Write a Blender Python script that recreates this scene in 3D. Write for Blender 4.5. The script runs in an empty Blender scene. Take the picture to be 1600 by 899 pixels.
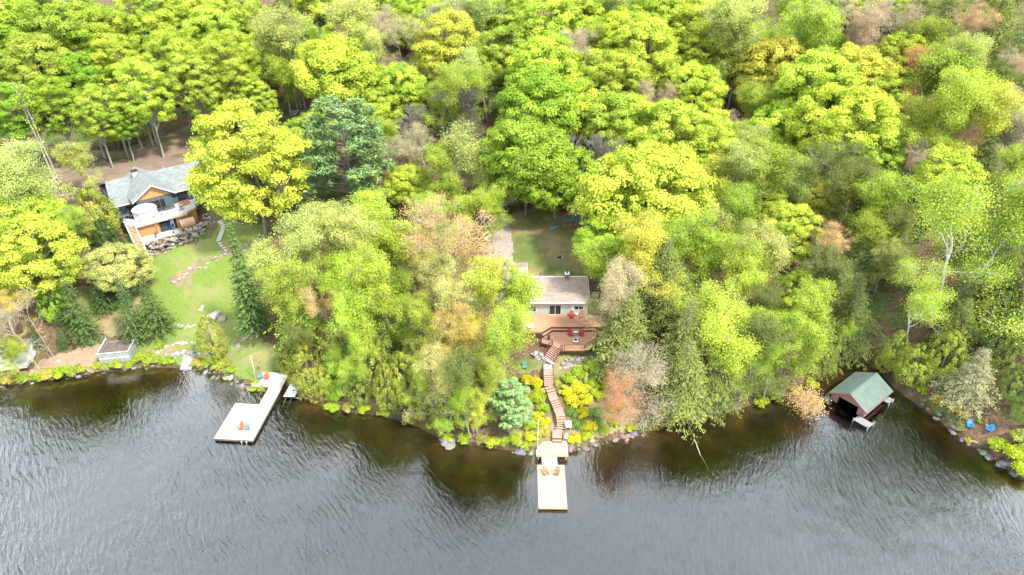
import bpy, bmesh, math, random
import numpy as np
from mathutils import Vector, Matrix, noise as mnoise

# ------------------------------------------------------------------ camera, sky, sun, exposure
S = bpy.context.scene
F, TH, CAMH = 1067.0, math.radians(32.0), 70.0
cam_d = bpy.data.cameras.new('camera'); cam = bpy.data.objects.new('camera', cam_d)
S.collection.objects.link(cam); S.camera = cam
cam.location = (0, 0, CAMH); cam.rotation_euler = (math.pi/2 - TH, 0, 0)
cam_d.sensor_width = 36; cam_d.lens = 36*F/1600; cam_d.clip_end = 5000; cam_d.clip_start = 1

SUN_EL, SUN_AZ = math.radians(56), math.radians(125)      # azimuth measured clockwise from +Y
W = bpy.data.worlds.new('World'); S.world = W; W.use_nodes = True
wn = W.node_tree; wn.nodes.clear()
def wnode(t, **k):
    n = wn.nodes.new(t)
    for a, b in k.items(): setattr(n, a, b)
    return n
w_out = wnode('ShaderNodeOutputWorld'); w_bg = wnode('ShaderNodeBackground')
w_sky = wnode('ShaderNodeTexSky', sky_type='NISHITA', sun_disc=False, sun_elevation=SUN_EL, sun_rotation=SUN_AZ)
w_tc = wnode('ShaderNodeTexCoord'); w_no = wnode('ShaderNodeTexNoise')
w_no.inputs['Scale'].default_value = 5.0; w_no.inputs['Detail'].default_value = 5
w_rmp = wnode('ShaderNodeValToRGB')
w_rmp.color_ramp.elements[0].position = .32; w_rmp.color_ramp.elements[0].color = (7.0, 8.1, 9.0, 1)
w_rmp.color_ramp.elements[1].position = .68; w_rmp.color_ramp.elements[1].color = (14.6, 15.7, 16.8, 1)
w_mix = wnode('ShaderNodeMix', data_type='RGBA'); w_mix.inputs[0].default_value = .85
L = wn.links.new
L(w_tc.outputs['Generated'], w_no.inputs['Vector']); L(w_no.outputs['Fac'], w_rmp.inputs[0])
L(w_sky.outputs[0], w_mix.inputs[6]); L(w_rmp.outputs[0], w_mix.inputs[7])
L(w_mix.outputs[2], w_bg.inputs['Color']); L(w_bg.outputs[0], w_out.inputs['Surface'])
w_bg.inputs['Strength'].default_value = .10

sd = bpy.data.lights.new('sun', 'SUN'); sd.energy = 3.3; sd.angle = math.radians(6); sd.color = (1, .96, .88)
sun = bpy.data.objects.new('sun', sd); S.collection.objects.link(sun)
sdir = Vector((math.sin(SUN_AZ)*math.cos(SUN_EL), math.cos(SUN_AZ)*math.cos(SUN_EL), math.sin(SUN_EL)))
sun.rotation_euler = sdir.to_track_quat('Z', 'Y').to_euler()
S.view_settings.view_transform = 'Standard'; S.view_settings.look = 'None'
S.view_settings.exposure = 1.78; S.view_settings.gamma = 1
S.render.engine = 'CYCLES'
S.cycles.max_bounces = 6; S.cycles.diffuse_bounces = 3; S.cycles.glossy_bounces = 2
S.cycles.transmission_bounces = 3; S.cycles.transparent_max_bounces = 8; S.cycles.volume_bounces = 0

# ------------------------------------------------------------------ where things stand
CT, ST = math.cos(TH), math.sin(TH)
def ray(px, py):
    u = (px-800)/F; v = (py-449.5)/F
    return (u, CT-v*ST, -ST-v*CT)
def at(px, py, z=0.):
    d = ray(px, py); t = (z-CAMH)/d[2]
    return Vector((d[0]*t, d[1]*t, z))
def depth_of(p): return p[1]*CT - (p[2]-CAMH)*ST
def to_px(p):
    d = depth_of(p); up = p[1]*ST + (p[2]-CAMH)*CT
    return 800+F*p[0]/d, 449.5-F*up/d

shore_px = [(-500,640),(-200,618),(0,604),(40,598),(90,591),(130,587),(150,580),(200,577),(250,574),(290,577),(320,580),(350,592),(385,603),
 (420,602),(450,600),(470,618),(500,633),(540,644),(580,646),(620,655),(660,668),(680,680),(700,690),(730,694),(760,698),(800,703),(840,707),(888,707),(905,702),
 (935,690),(985,682),(1010,674),(1040,668),(1100,655),(1140,645),(1180,630),(1230,612),(1270,598),(1290,580),(1320,566),(1355,566),(1385,590),(1405,612),
 (1430,630),(1460,650),(1480,664),(1500,685),(1530,702),(1570,730),(1600,750),(1750,850),(1900,940)]
SH = [at(*p) for p in shore_px]
SX = np.array([p.x for p in SH]); SY = np.array([p.y for p in SH])
SX = np.concatenate([[-600], SX, [95, 110, 600]]); SY = np.concatenate([[78], SY, [30, 22, 15]])
_o = np.argsort(SX); SX = SX[_o]; SY = SY[_o]
PL = ([0,1,6,13,20,24,34,50,58,110,200,500], [0,.5,2.0,4.6,8.6,10.9,12.6,14.6,15.2,29,56,110])
PC = ([0,1.2,14,17,24,40,52,60,110,200,500], [0,.8,4.0,5.0,6.1,7.6,9.6,11.5,26,54,110])
PR = ([0,1,8,20,50,110,200,500], [0,.5,2.6,5.2,12,28,55,110])
def snoise(x, y, s, a):
    return a*mnoise.noise(Vector((x*s, y*s, 3.7)))
def sstep(a, b, x):
    t = np.clip((x-a)/(b-a), 0, 1); return t*t*(3-2*t)
def hz(x, y):
    d = y - float(np.interp(x, SX, SY))
    if d < 0:
        d += snoise(x, y, .35, .5)
        return -min(7, .02 + -min(d, -.02)*.16 + max(0, -d-9)*.2) + snoise(x, y, .8, .06) - .04
    wl = 1-sstep(-38, -22, x); wr = sstep(20, 38, x); wc = 1-wl-wr
    z = wl*np.interp(d, *PL) + wc*np.interp(d, *PC) + wr*np.interp(d, *PR)
    z = float(z)
    k = min(1, max(0, (d-1)/8)); far = min(1, max(0, (d-60)/30))
    z += snoise(x, y, .09, .35)*k + snoise(x, y, .6, .09)*min(1, d/1.5) + snoise(x, y, .025, 5.0)*far
    def pad(z, w, h): return z*(1-w)+h*w
    # level ground of the cottage and of the walk-out house
    w = sstep(-12, -8, x)*(1-sstep(14, 18, x))*sstep(91, 94, y)*(1-sstep(105, 110, y))
    z = pad(z, float(w), 6.35)
    w = sstep(-43, -41, x)*(1-sstep(-34.8, -33.8, x))*sstep(80.5, 82.5, y)*(1-sstep(86.2, 89, y))
    z = pad(z, float(w), .12)
    u, v = hl(x, y)
    w = sstep(-5.6, -4.6, u)*(1-sstep(7, 9, u))*sstep(-5.2, -4.6, v)*(1-sstep(3, 6, v))
    z = pad(z, float(w), 10.95)
    return z
HU = Vector((.782, .623, 0)); HV = Vector((-.623, .782, 0)); HO = Vector((-66.41, 116.33, 0))
def hl(x, y):
    dx, dy = x-HO.x, y-HO.y
    return dx*HU.x+dy*HU.y, dx*HV.x+dy*HV.y
def hw(u, v, z=0.): return HO + HU*u + HV*v + Vector((0, 0, z))
def ground(px, py, hc=0.):
    d = ray(px, py); t = 60.
    prev = t
    while t < 900:
        x, y, z = d[0]*t, d[1]*t, CAMH+d[2]*t
        if z <= max(hz(x, y), 0)+hc:
            a, b = prev, t
            for _ in range(8):
                m = (a+b)/2
                if CAMH+d[2]*m <= max(hz(d[0]*m, d[1]*m), 0)+hc: b = m
                else: a = m
            return Vector((d[0]*b, d[1]*b, CAMH+d[2]*b-hc))
        prev = t; t += 1.5
    return Vector((d[0]*t, d[1]*t, hz(d[0]*t, d[1]*t)))

# ------------------------------------------------------------------ objects
def link(o): S.collection.objects.link(o); return o
def tag(o, label=None, cat=None, group=None, kind=None):
    if label: o['label'] = label
    if cat: o['category'] = cat
    if group: o['group'] = group
    if kind: o['kind'] = kind
    return o
def empty(name, loc, rz, label, cat, group=None):
    o = bpy.data.objects.new(name, None); o.location = loc; o.rotation_euler = (0, 0, rz); o.empty_display_size = .3
    return tag(link(o), label, cat, group)
def obj(name, me, parent=None, loc=(0, 0, 0), rot=(0, 0, 0), sc=(1, 1, 1)):
    o = bpy.data.objects.new(name, me); o.location = loc; o.rotation_euler = rot; o.scale = sc
    link(o)
    if parent: o.parent = parent
    return o
def copy_tree(o, parent=None):
    c = o.copy(); link(c)
    if parent: c.parent = parent
    for ch in o.children: copy_tree(ch, c)
    return c

class MB:
    def __init__(s): s.v = []; s.f = []
    def add(s, vs, fs):
        n = len(s.v); s.v += [tuple(v) for v in vs]; s.f += [tuple(i+n for i in f) for f in fs]; return s
    def box(s, x0, x1, y0, y1, z0, z1):
        return s.add([(x0,y0,z0),(x1,y0,z0),(x1,y1,z0),(x0,y1,z0),(x0,y0,z1),(x1,y0,z1),(x1,y1,z1),(x0,y1,z1)],
                     [(0,3,2,1),(4,5,6,7),(0,1,5,4),(1,2,6,5),(2,3,7,6),(3,0,4,7)])
    def beam(s, p, q, w, h=None, up=(0,0,1)):
        h = h or w; p, q = Vector(p), Vector(q); d = (q-p).normalized(); up = Vector(up)
        if abs(d.dot(up)) > .98: up = Vector((0, 1, 0))
        a = d.cross(up).normalized()*w/2; b = a.cross(d).normalized()*h/2
        return s.add([p-a-b, p+a-b, p+a+b, p-a+b, q-a-b, q+a-b, q+a+b, q-a+b],
                     [(0,1,2,3),(7,6,5,4),(0,4,5,1),(1,5,6,2),(2,6,7,3),(3,7,4,0)])
    def tube(s, p, q, r0, r1=None, n=8, cap=True):
        r1 = r0 if r1 is None else r1; p, q = Vector(p), Vector(q); d = (q-p).normalized()
        a = d.orthogonal().normalized(); b = d.cross(a)
        vs = [p+(a*math.cos(t)+b*math.sin(t))*r0 for t in [2*math.pi*i/n for i in range(n)]]
        vs += [q+(a*math.cos(t)+b*math.sin(t))*r1 for t in [2*math.pi*i/n for i in range(n)]]
        fs = [(i, (i+1) % n, n+(i+1) % n, n+i) for i in range(n)]
        if cap: fs += [tuple(range(n-1, -1, -1)), tuple(range(n, 2*n))]
        return s.add(vs, fs)
    def prism(s, pts, z0, z1):
        n = len(pts)
        return s.add([(x, y, z0) for x, y in pts]+[(x, y, z1) for x, y in pts],
                     [tuple(range(n-1, -1, -1)), tuple(range(n, 2*n))]+[(i, (i+1) % n, n+(i+1) % n, n+i) for i in range(n)])
    def slab(s, a, b, c, d, t):          # four corners of the top face, thickness t downwards
        P = [Vector(p) for p in (a, b, c, d)]; n = (P[1]-P[0]).cross(P[3]-P[0]).normalized()
        if n.z < 0: P.reverse(); n = -n
        return s.add(P+[p-n*t for p in P], [(0,1,2,3),(7,6,5,4),(0,4,5,1),(1,5,6,2),(2,6,7,3),(3,7,4,0)])
    def build(s, name, m, parent=None, smooth=False, **k):
        me = bpy.data.meshes.new(name); me.from_pydata(s.v, [], s.f); me.materials.append(m); me.update()
        if smooth: me.polygons.foreach_set('use_smooth', [True]*len(me.polygons))
        return obj(name, me, parent, **k)

# ------------------------------------------------------------------ materials
def newmat(name):
    m = bpy.data.materials.new(name); m.use_nodes = True; nt = m.node_tree; nt.nodes.clear()
    out = nt.nodes.new('ShaderNodeOutputMaterial')
    def N(t, **k):
        n = nt.nodes.new(t)
        for a, b in k.items():
            if a.startswith('i_'):
                key = a[2:]; key = int(key) if key.isdigit() else key.replace('_', ' ')
                n.inputs[key].default_value = b
            else: setattr(n, a, b)
        return n
    return m, nt, out, N, nt.links.new
def c4(c): return (c[0], c[1], c[2], 1)
def ramp(N, a, ca, b, cb):
    r = N('ShaderNodeValToRGB'); e = r.color_ramp.elements
    e[0].position = a; e[0].color = c4(ca); e[1].position = b; e[1].color = c4(cb); return r
def mat(name, c1, c2=None, scale=3., rough=.8, bump=.3, stretch=(1, 1, 1), metallic=0., spec=.3, k=.60):
    m, nt, out, N, K = newmat(name); c2 = c2 or tuple(x*.72 for x in c1); c1 = tuple(x*k for x in c1); c2 = tuple(x*k for x in c2)
    tc = N('ShaderNodeTexCoord'); mp = N('ShaderNodeMapping'); mp.inputs['Scale'].default_value = stretch
    no = N('ShaderNodeTexNoise', i_Scale=scale, i_Detail=6., i_Roughness=.6)
    K(tc.outputs['Object'], mp.inputs[0]); K(mp.outputs[0], no.inputs['Vector'])
    r = ramp(N, .35, c2, .65, c1); K(no.outputs['Fac'], r.inputs[0])
    p = N('ShaderNodeBsdfPrincipled', i_Roughness=rough, i_Metallic=metallic)
    p.inputs['Specular IOR Level'].default_value = spec
    K(r.outputs[0], p.inputs['Base Color'])
    if bump:
        n2 = N('ShaderNodeTexNoise', i_Scale=scale*5, i_Detail=4.); K(mp.outputs[0], n2.inputs['Vector'])
        b = N('ShaderNodeBump', i_Strength=bump, i_Distance=.03); K(n2.outputs['Fac'], b.inputs['Height']); K(b.outputs[0], p.inputs['Normal'])
    K(p.outputs[0], out.inputs[0]); return m
def shingle(name, c1, c2, row=.28, w=.9):
    c1 = tuple(x*.52 for x in c1); c2 = tuple(x*.52 for x in c2)
    m, nt, out, N, K = newmat(name)
    tc = N('ShaderNodeTexCoord'); br = N('ShaderNodeTexBrick', i_Scale=1.)
    br.inputs['Color1'].default_value = c4(c1); br.inputs['Color2'].default_value = c4(c2)
    br.inputs['Mortar'].default_value = c4([x*.72 for x in c2]); br.inputs['Mortar Size'].default_value = .012
    br.inputs['Brick Width'].default_value = w; br.inputs['Row Height'].default_value = row
    K(tc.outputs['Object'], br.inputs['Vector'])
    no = N('ShaderNodeTexNoise', i_Scale=1.1, i_Detail=7., i_Roughness=.7); K(tc.outputs['Object'], no.inputs['Vector'])
    r = ramp(N, .3, (.72, .74, .74), .7, (1.12, 1.1, 1.08)); K(no.outputs['Fac'], r.inputs[0])
    mx = N('ShaderNodeMix', data_type='RGBA', blend_type='MULTIPLY', i_0=1.); K(br.outputs[0], mx.inputs[6]); K(r.outputs[0], mx.inputs[7])
    p = N('ShaderNodeBsdfPrincipled', i_Roughness=.9); K(mx.outputs[2], p.inputs['Base Color'])
    b = N('ShaderNodeBump', i_Strength=.5, i_Distance=.03); K(br.outputs['Fac'], b.inputs['Height']); b.invert = True; K(b.outputs[0], p.inputs['Normal'])
    K(p.outputs[0], out.inputs[0]); return m
def leafmat(name, trans=.35, jitter=.42):
    m, nt, out, N, K = newmat(name)
    oi = N('ShaderNodeObjectInfo'); at_ = N('ShaderNodeAttribute', attribute_name='tint')
    hsv = N('ShaderNodeHueSaturation'); K(oi.outputs['Color'], hsv.inputs['Color'])
    v = N('ShaderNodeMapRange', i_1=0., i_2=1., i_3=.70*(1-jitter), i_4=.70*(1+jitter*.75)); K(at_.outputs['Fac'], v.inputs[0])
    h = N('ShaderNodeMapRange', i_1=0., i_2=1., i_3=.522, i_4=.480); K(at_.outputs['Fac'], h.inputs[0])
    K(v.outputs[0], hsv.inputs['Value']); K(h.outputs[0], hsv.inputs['Hue'])
    d = N('ShaderNodeBsdfDiffuse'); t = N('ShaderNodeBsdfTranslucent'); mx = N('ShaderNodeMixShader', i_0=trans)
    K(hsv.outputs[0], d.inputs[0]); K(hsv.outputs[0], t.inputs[0]); K(d.outputs[0], mx.inputs[1]); K(t.outputs[0], mx.inputs[2])
    K(mx.outputs[0], out.inputs[0]); return m
def objcol(name, rough=.6, lo=.75):
    m, nt, out, N, K = newmat(name)
    oi = N('ShaderNodeObjectInfo'); tc = N('ShaderNodeTexCoord'); no = N('ShaderNodeTexNoise', i_Scale=6., i_Detail=4.)
    K(tc.outputs['Object'], no.inputs['Vector'])
    r = ramp(N, .3, (lo*.6, lo*.6, lo*.6), .7, (.6, .6, .6)); K(no.outputs['Fac'], r.inputs[0])
    mx = N('ShaderNodeMix', data_type='RGBA', blend_type='MULTIPLY', i_0=1.); K(oi.outputs['Color'], mx.inputs[6]); K(r.outputs[0], mx.inputs[7])
    p = N('ShaderNodeBsdfPrincipled', i_Roughness=rough); K(mx.outputs[2], p.inputs['Base Color']); K(p.outputs[0], out.inputs[0]); return m
M = dict(
 leaf=leafmat('leaf'), needle=leafmat('needle', .15, .45), bark=objcol('bark', .9, .55), paint=objcol('paint', .5, .85),
 stone=objcol('stone', .85, .55),
 newwood=mat('pale_new_wood', (.80, .62, .40), (.56, .41, .25), 1.6, .7, .2, (5, .5, 1), k=.55),
 whitewood=mat('whitewashed_boards', (.78, .72, .64), (.54, .48, .41), 1.6, .7, .15, (.6, 5, 1), k=.52),
 deckred=mat('stained_cedar_deck', (.60, .32, .20), (.50, .25, .15), 1.5, .6, .2, (1, 6, 1)),
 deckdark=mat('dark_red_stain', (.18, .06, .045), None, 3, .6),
 tread=mat('pinkish_tread', (.56, .33, .26), (.44, .24, .18), 2, .7),
 cream=mat('cream_siding', (.62, .60, .50), (.55, .53, .44), 4, .7, .1),
 white=mat('white_paint', (.82, .82, .80), (.74, .74, .72), 4, .5, .05),
 glass=mat('dark_window_glass', (.03, .035, .045), (.02, .025, .03), 2, .08, 0, spec=.8),
 roofpink=shingle('beige_shingles', (.47, .37, .31), (.36, .275, .23)),
 roofgrey=shingle('grey_shingles', (.31, .33, .32), (.21, .23, .225)),
 roofgreen=mat('green_roofing', (.125, .175, .145), (.095, .135, .112), .8, .7, .15),
 redwall=mat('brown_red_boards', (.27, .13, .115), (.19, .09, .08), 2, .7, .2, (6, 6, 1)),
 orange=mat('orange_cedar_boards', (.66, .34, .13), (.54, .26, .09), 2, .6, .15, (1, 1, 8)),
 slate=mat('slate_blue_siding', (.10, .14, .16), (.08, .115, .13), 3, .7, .1),
 patio=mat('pale_patio_stone', (.62, .57, .50), (.52, .47, .41), 2, .8, .1),
 greyboard=mat('weathered_grey_boards', (.36, .37, .35), (.22, .23, .22), 2.5, .85, .3, (1, 1, .3)),
 brownboard=mat('worn_brown_boards', (.22, .16, .13), (.13, .10, .085), 1.0, .9, .3, (1, 6, 1)),
 barrel=mat('barrel_cedar', (.68, .42, .24), (.56, .33, .18), 2, .6, .15, (1, 6, 6)),
 black=mat('black_metal', (.03, .03, .032), None, 5, .4, .1),
 steel=mat('galvanised_steel', (.45, .46, .47), None, 5, .35, .1, metallic=.7),
 gravel=mat('gravel', (.42, .36, .31), (.32, .26, .22), 1.5, .95, .6),
 teal=mat('teal_tarp', (.12, .32, .30), (.08, .24, .23), 2, .5),
 brick=mat('chimney_brick', (.36, .18, .11), (.25, .12, .08), 8, .9),
 logend=mat('split_firewood', (.50, .30, .20), (.22, .12, .08), 9, .9),
)
def clearmat(name, fac, col):
    m, nt, out, N, K = newmat(name)
    a = N('ShaderNodeBsdfTransparent'); a.inputs[0].default_value = c4(col)
    g = N('ShaderNodeBsdfGlossy', i_Roughness=.05); mx = N('ShaderNodeMixShader', i_0=fac)
    K(a.outputs[0], mx.inputs[1]); K(g.outputs[0], mx.inputs[2]); K(mx.outputs[0], out.inputs[0]); return m
M['pane'] = clearmat('railing_glass', .12, (.93, .97, .96))
def meshmat():
    m, nt, out, N, K = newmat('insect_screen')
    a = N('ShaderNodeBsdfTransparent'); g = N('ShaderNodeBsdfDiffuse'); g.inputs[0].default_value = (.65, .62, .6, 1); mx = N('ShaderNodeMixShader', i_0=.45)
    K(a.outputs[0], mx.inputs[1]); K(g.outputs[0], mx.inputs[2]); K(mx.outputs[0], out.inputs[0]); return m
M['screen'] = meshmat()

# ground: leaf litter, moss and soil; lake bed where it lies under water
def groundmat():
    m, nt, out, N, K = newmat('forest_floor')
    tc = N('ShaderNodeTexCoord'); a = N('ShaderNodeTexNoise', i_Scale=.18, i_Detail=8., i_Roughness=.65); b = N('ShaderNodeTexNoise', i_Scale=2.5, i_Detail=8., i_Roughness=.75)
    K(tc.outputs['Object'], a.inputs['Vector']); K(tc.outputs['Object'], b.inputs['Vector'])
    r1 = ramp(N, .36, (.045, .028, .018), .66, (.15, .095, .06)); K(b.outputs['Fac'], r1.inputs[0])
    r2 = ramp(N, .35, (.03, .05, .015), .65, (.10, .12, .035)); K(b.outputs['Fac'], r2.inputs[0])
    f = ramp(N, .50, (0, 0, 0), .60, (1, 1, 1)); K(a.outputs['Fac'], f.inputs[0])
    mx = N('ShaderNodeMix', data_type='RGBA'); K(f.outputs[0], mx.inputs[0]); K(r1.outputs[0], mx.inputs[6]); K(r2.outputs[0], mx.inputs[7])
    p = N('ShaderNodeBsdfPrincipled', i_Roughness=.95); p.inputs['Specular IOR Level'].default_value = .1; K(mx.outputs[2], p.inputs['Base Color'])
    bp = N('ShaderNodeBump', i_Strength=.8, i_Distance=.15); K(b.outputs['Fac'], bp.inputs['Height']); K(bp.outputs[0], p.inputs['Normal'])
    K(p.outputs[0], out.inputs[0]); return m
M['ground'] = groundmat()
M['bed'] = mat('lake_bed', (.30, .21, .07), (.06, .05, .028), .22, .9, .5, k=.26)
def lawnmat(name, g1, g2, dry, lo=.45, hi=.62):
    g1, g2, dry = [tuple(x*.55 for x in c) for c in (g1, g2, dry)]
    m, nt, out, N, K = newmat(name)
    tc = N('ShaderNodeTexCoord'); a = N('ShaderNodeTexNoise', i_Scale=.16, i_Detail=5., i_Roughness=.6); b = N('ShaderNodeTexNoise', i_Scale=3., i_Detail=8., i_Roughness=.8)
    K(tc.outputs['Object'], a.inputs['Vector']); K(tc.outputs['Object'], b.inputs['Vector'])
    r1 = ramp(N, .3, g2, .7, g1); K(b.outputs['Fac'], r1.inputs[0])
    f = ramp(N, lo, (0, 0, 0), hi, (1, 1, 1)); K(a.outputs['Fac'], f.inputs[0])
    r2 = ramp(N, .3, tuple(x*.75 for x in dry), .7, dry); K(b.outputs['Fac'], r2.inputs[0])
    mx = N('ShaderNodeMix', data_type='RGBA'); K(f.outputs[0], mx.inputs[0]); K(r1.outputs[0], mx.inputs[6]); K(r2.outputs[0], mx.inputs[7])
    p = N('ShaderNodeBsdfPrincipled', i_Roughness=.95); p.inputs['Specular IOR Level'].default_value = .1; K(mx.outputs[2], p.inputs['Base Color'])
    bp = N('ShaderNodeBump', i_Strength=.6, i_Distance=.06); K(b.outputs['Fac'], bp.inputs['Height']); K(bp.outputs[0], p.inputs['Normal'])
    K(p.outputs[0], out.inputs[0]); return m
M['lawn'] = lawnmat('mown_grass', (.22, .30, .06), (.15, .22, .04), (.30, .30, .11))
M['lawn2'] = lawnmat('worn_grass', (.17, .21, .06), (.11, .15, .04), (.38, .29, .15), .40, .56)
M['lawn3'] = lawnmat('bank_grass', (.22, .28, .07), (.14, .20, .045), (.34, .28, .13), .5, .68)
M['dirt'] = mat('bare_dirt', (.30, .23, .14), (.19, .15, .085), .5, .95, .5)
M['road'] = mat('brown_dirt_road', (.24, .17, .12), (.17, .12, .085), .4, .9, .3)
M['mulch'] = mat('red_brown_leaf_litter', (.31, .25, .15), (.30, .17, .13), 1.6, .95, .7)

# ------------------------------------------------------------------ ground and lake bed
def grid_mesh(name, xs, ys, zf, m):
    nx, ny = len(xs), len(ys)
    v = np.array([(x, y, zf(x, y)) for y in ys for x in xs], dtype=np.float32)
    i = np.arange((nx-1)*(ny-1)); r, c = i//(nx-1), i % (nx-1); a = r*nx+c
    f = np.stack([a, a+1, a+nx+1, a+nx], 1)
    return quadmesh(name, v, f, m)
def quadmesh(name, v, f, m, tint=None, smooth=False):
    me = bpy.data.meshes.new(name); me.vertices.add(len(v)); me.vertices.foreach_set('co', np.asarray(v, dtype=np.float32).ravel())
    n = len(f); k = f.shape[1]; me.loops.add(n*k); me.loops.foreach_set('vertex_index', np.asarray(f, dtype=np.int32).ravel())
    me.polygons.add(n); me.polygons.foreach_set('loop_start', np.arange(n, dtype=np.int32)*k); me.polygons.foreach_set('loop_total', np.full(n, k, dtype=np.int32))
    if smooth: me.polygons.foreach_set('use_smooth', np.ones(n, dtype=bool))
    if tint is not None:
        at_ = me.attributes.new('tint', 'FLOAT', 'FACE'); at_.data.foreach_set('value', np.asarray(tint, dtype=np.float32))
    me.materials.append(m); me.update(calc_edges=True); return me
def axis(*segs):
    o = []
    for a, b, s in segs: o += list(np.arange(a, b, s))
    return o+[segs[-1][1]]
g = grid_mesh('ground', axis((-700,-160,30),(-160,-100,4),(-100,80,.9),(80,160,4),(160,700,30)), axis((-400,20,30),(20,56,3),(56,126,.8),(126,240,3),(240,900,30)), hz, M['ground'])
gm = g; gm.materials.append(M['bed'])
co = np.zeros(len(gm.vertices)*3, dtype=np.float32); gm.vertices.foreach_get('co', co); zc = co.reshape(-1, 3)[:, 2]
idx = np.array([p.vertices[0] for p in gm.polygons]); gm.polygons.foreach_set('material_index', (zc[idx] < 0).astype(np.int32))
gm.polygons.foreach_set('use_smooth', np.ones(len(gm.polygons), dtype=bool))
tag(obj('ground', gm), kind='structure')

def watermat():
    m, nt, out, N, K = newmat('lake_water')
    tc = N('ShaderNodeTexCoord'); sx = N('ShaderNodeSeparateXYZ'); K(tc.outputs['Object'], sx.inputs[0])
    lw = N('ShaderNodeTexNoise', i_Scale=.035, i_Detail=2.); K(tc.outputs['Object'], lw.inputs['Vector'])
    def layer(rot, sc, scale, detail=3.):
        # long crests: rotate about the crest direction, then stretch along it
        dn = N('ShaderNodeTexNoise', i_Scale=.12, i_Detail=2.); K(tc.outputs['Object'], dn.inputs['Vector'])
        ad = N('ShaderNodeVectorMath', operation='MULTIPLY_ADD'); K(dn.outputs['Color'], ad.inputs[0]); ad.inputs[1].default_value = (3, 3, 0); K(tc.outputs['Object'], ad.inputs[2])
        mp0 = N('ShaderNodeMapping'); mp0.inputs['Rotation'].default_value = (0, 0, rot); K(ad.outputs[0], mp0.inputs[0])
        mp = N('ShaderNodeMapping'); mp.inputs['Scale'].default_value = sc; K(mp0.outputs[0], mp.inputs[0])
        n = N('ShaderNodeTexNoise', i_Scale=scale, i_Detail=detail, i_Roughness=.55); K(mp.outputs[0], n.inputs['Vector']); return n
    a = layer(math.radians(55), (.42, 1.6, 1), 1.3); b = layer(math.radians(100), (.38, 1.6, 1), 1.3); c = layer(math.radians(20), (.8, 1.3, 1), 3.5)
    f = N('ShaderNodeMapRange', i_1=-25., i_2=20.); K(sx.outputs['X'], f.inputs[0])
    mx = N('ShaderNodeMix', data_type='FLOAT'); K(f.outputs[0], mx.inputs[0]); K(a.outputs['Fac'], mx.inputs[2]); K(b.outputs['Fac'], mx.inputs[3])
    s2 = N('ShaderNodeMath', operation='MULTIPLY_ADD'); K(c.outputs['Fac'], s2.inputs[0]); s2.inputs[1].default_value = .15; K(mx.outputs[0], s2.inputs[2])
    st = N('ShaderNodeMapRange', i_1=.35, i_2=.65, i_3=.45, i_4=1.); K(lw.outputs['Fac'], st.inputs[0])
    bp = N('ShaderNodeBump', i_Distance=.36); wa = N('ShaderNodeAttribute', attribute_name='wind'); ws = N('ShaderNodeMath', operation='MULTIPLY'); K(st.outputs[0], ws.inputs[0]); K(wa.outputs['Fac'], ws.inputs[1]); K(ws.outputs[0], bp.inputs['Strength']); K(s2.outputs[0], bp.inputs['Height'])
    fr = N('ShaderNodeFresnel', i_IOR=1.33); K(bp.outputs[0], fr.inputs['Normal'])
    mm = N('ShaderNodeMath', operation='MULTIPLY', i_1=4.9, use_clamp=True); K(fr.outputs[0], mm.inputs[0])
    gl = N('ShaderNodeBsdfGlossy', i_Roughness=.02); K(bp.outputs[0], gl.inputs['Normal'])
    tr = N('ShaderNodeBsdfTransparent'); tr.inputs[0].default_value = (.9, .86, .78, 1)
    sh = N('ShaderNodeMixShader'); K(mm.outputs[0], sh.inputs[0]); K(tr.outputs[0], sh.inputs[1]); K(gl.outputs[0], sh.inputs[2])
    K(sh.outputs[0], out.inputs['Surface'])
    va = N('ShaderNodeVolumeAbsorption', i_Density=1.25); va.inputs[0].default_value = (.50, .44, .22, 1); K(va.outputs[0], out.inputs['Volume'])
    return m
M['water'] = watermat()
wm = grid_mesh('lake_water', axis((-700,-110,40),(-110,110,2.5),(110,700,40)), axis((-400,20,40),(20,98,2.)), lambda x, y: 0., M['water'])
def wind(x, y):
    d = float(np.interp(x, SX, SY))-y+snoise(x, y, .06, 8)
    return .26+.74*float(sstep(5, 30, d))
wind_at = wm.attributes.new('wind', 'FLOAT', 'POINT'); wind_at.data.foreach_set('value', [wind(v.co.x, v.co.y) for v in wm.vertices])
tag(obj('lake_water', wm), kind='structure')

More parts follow.
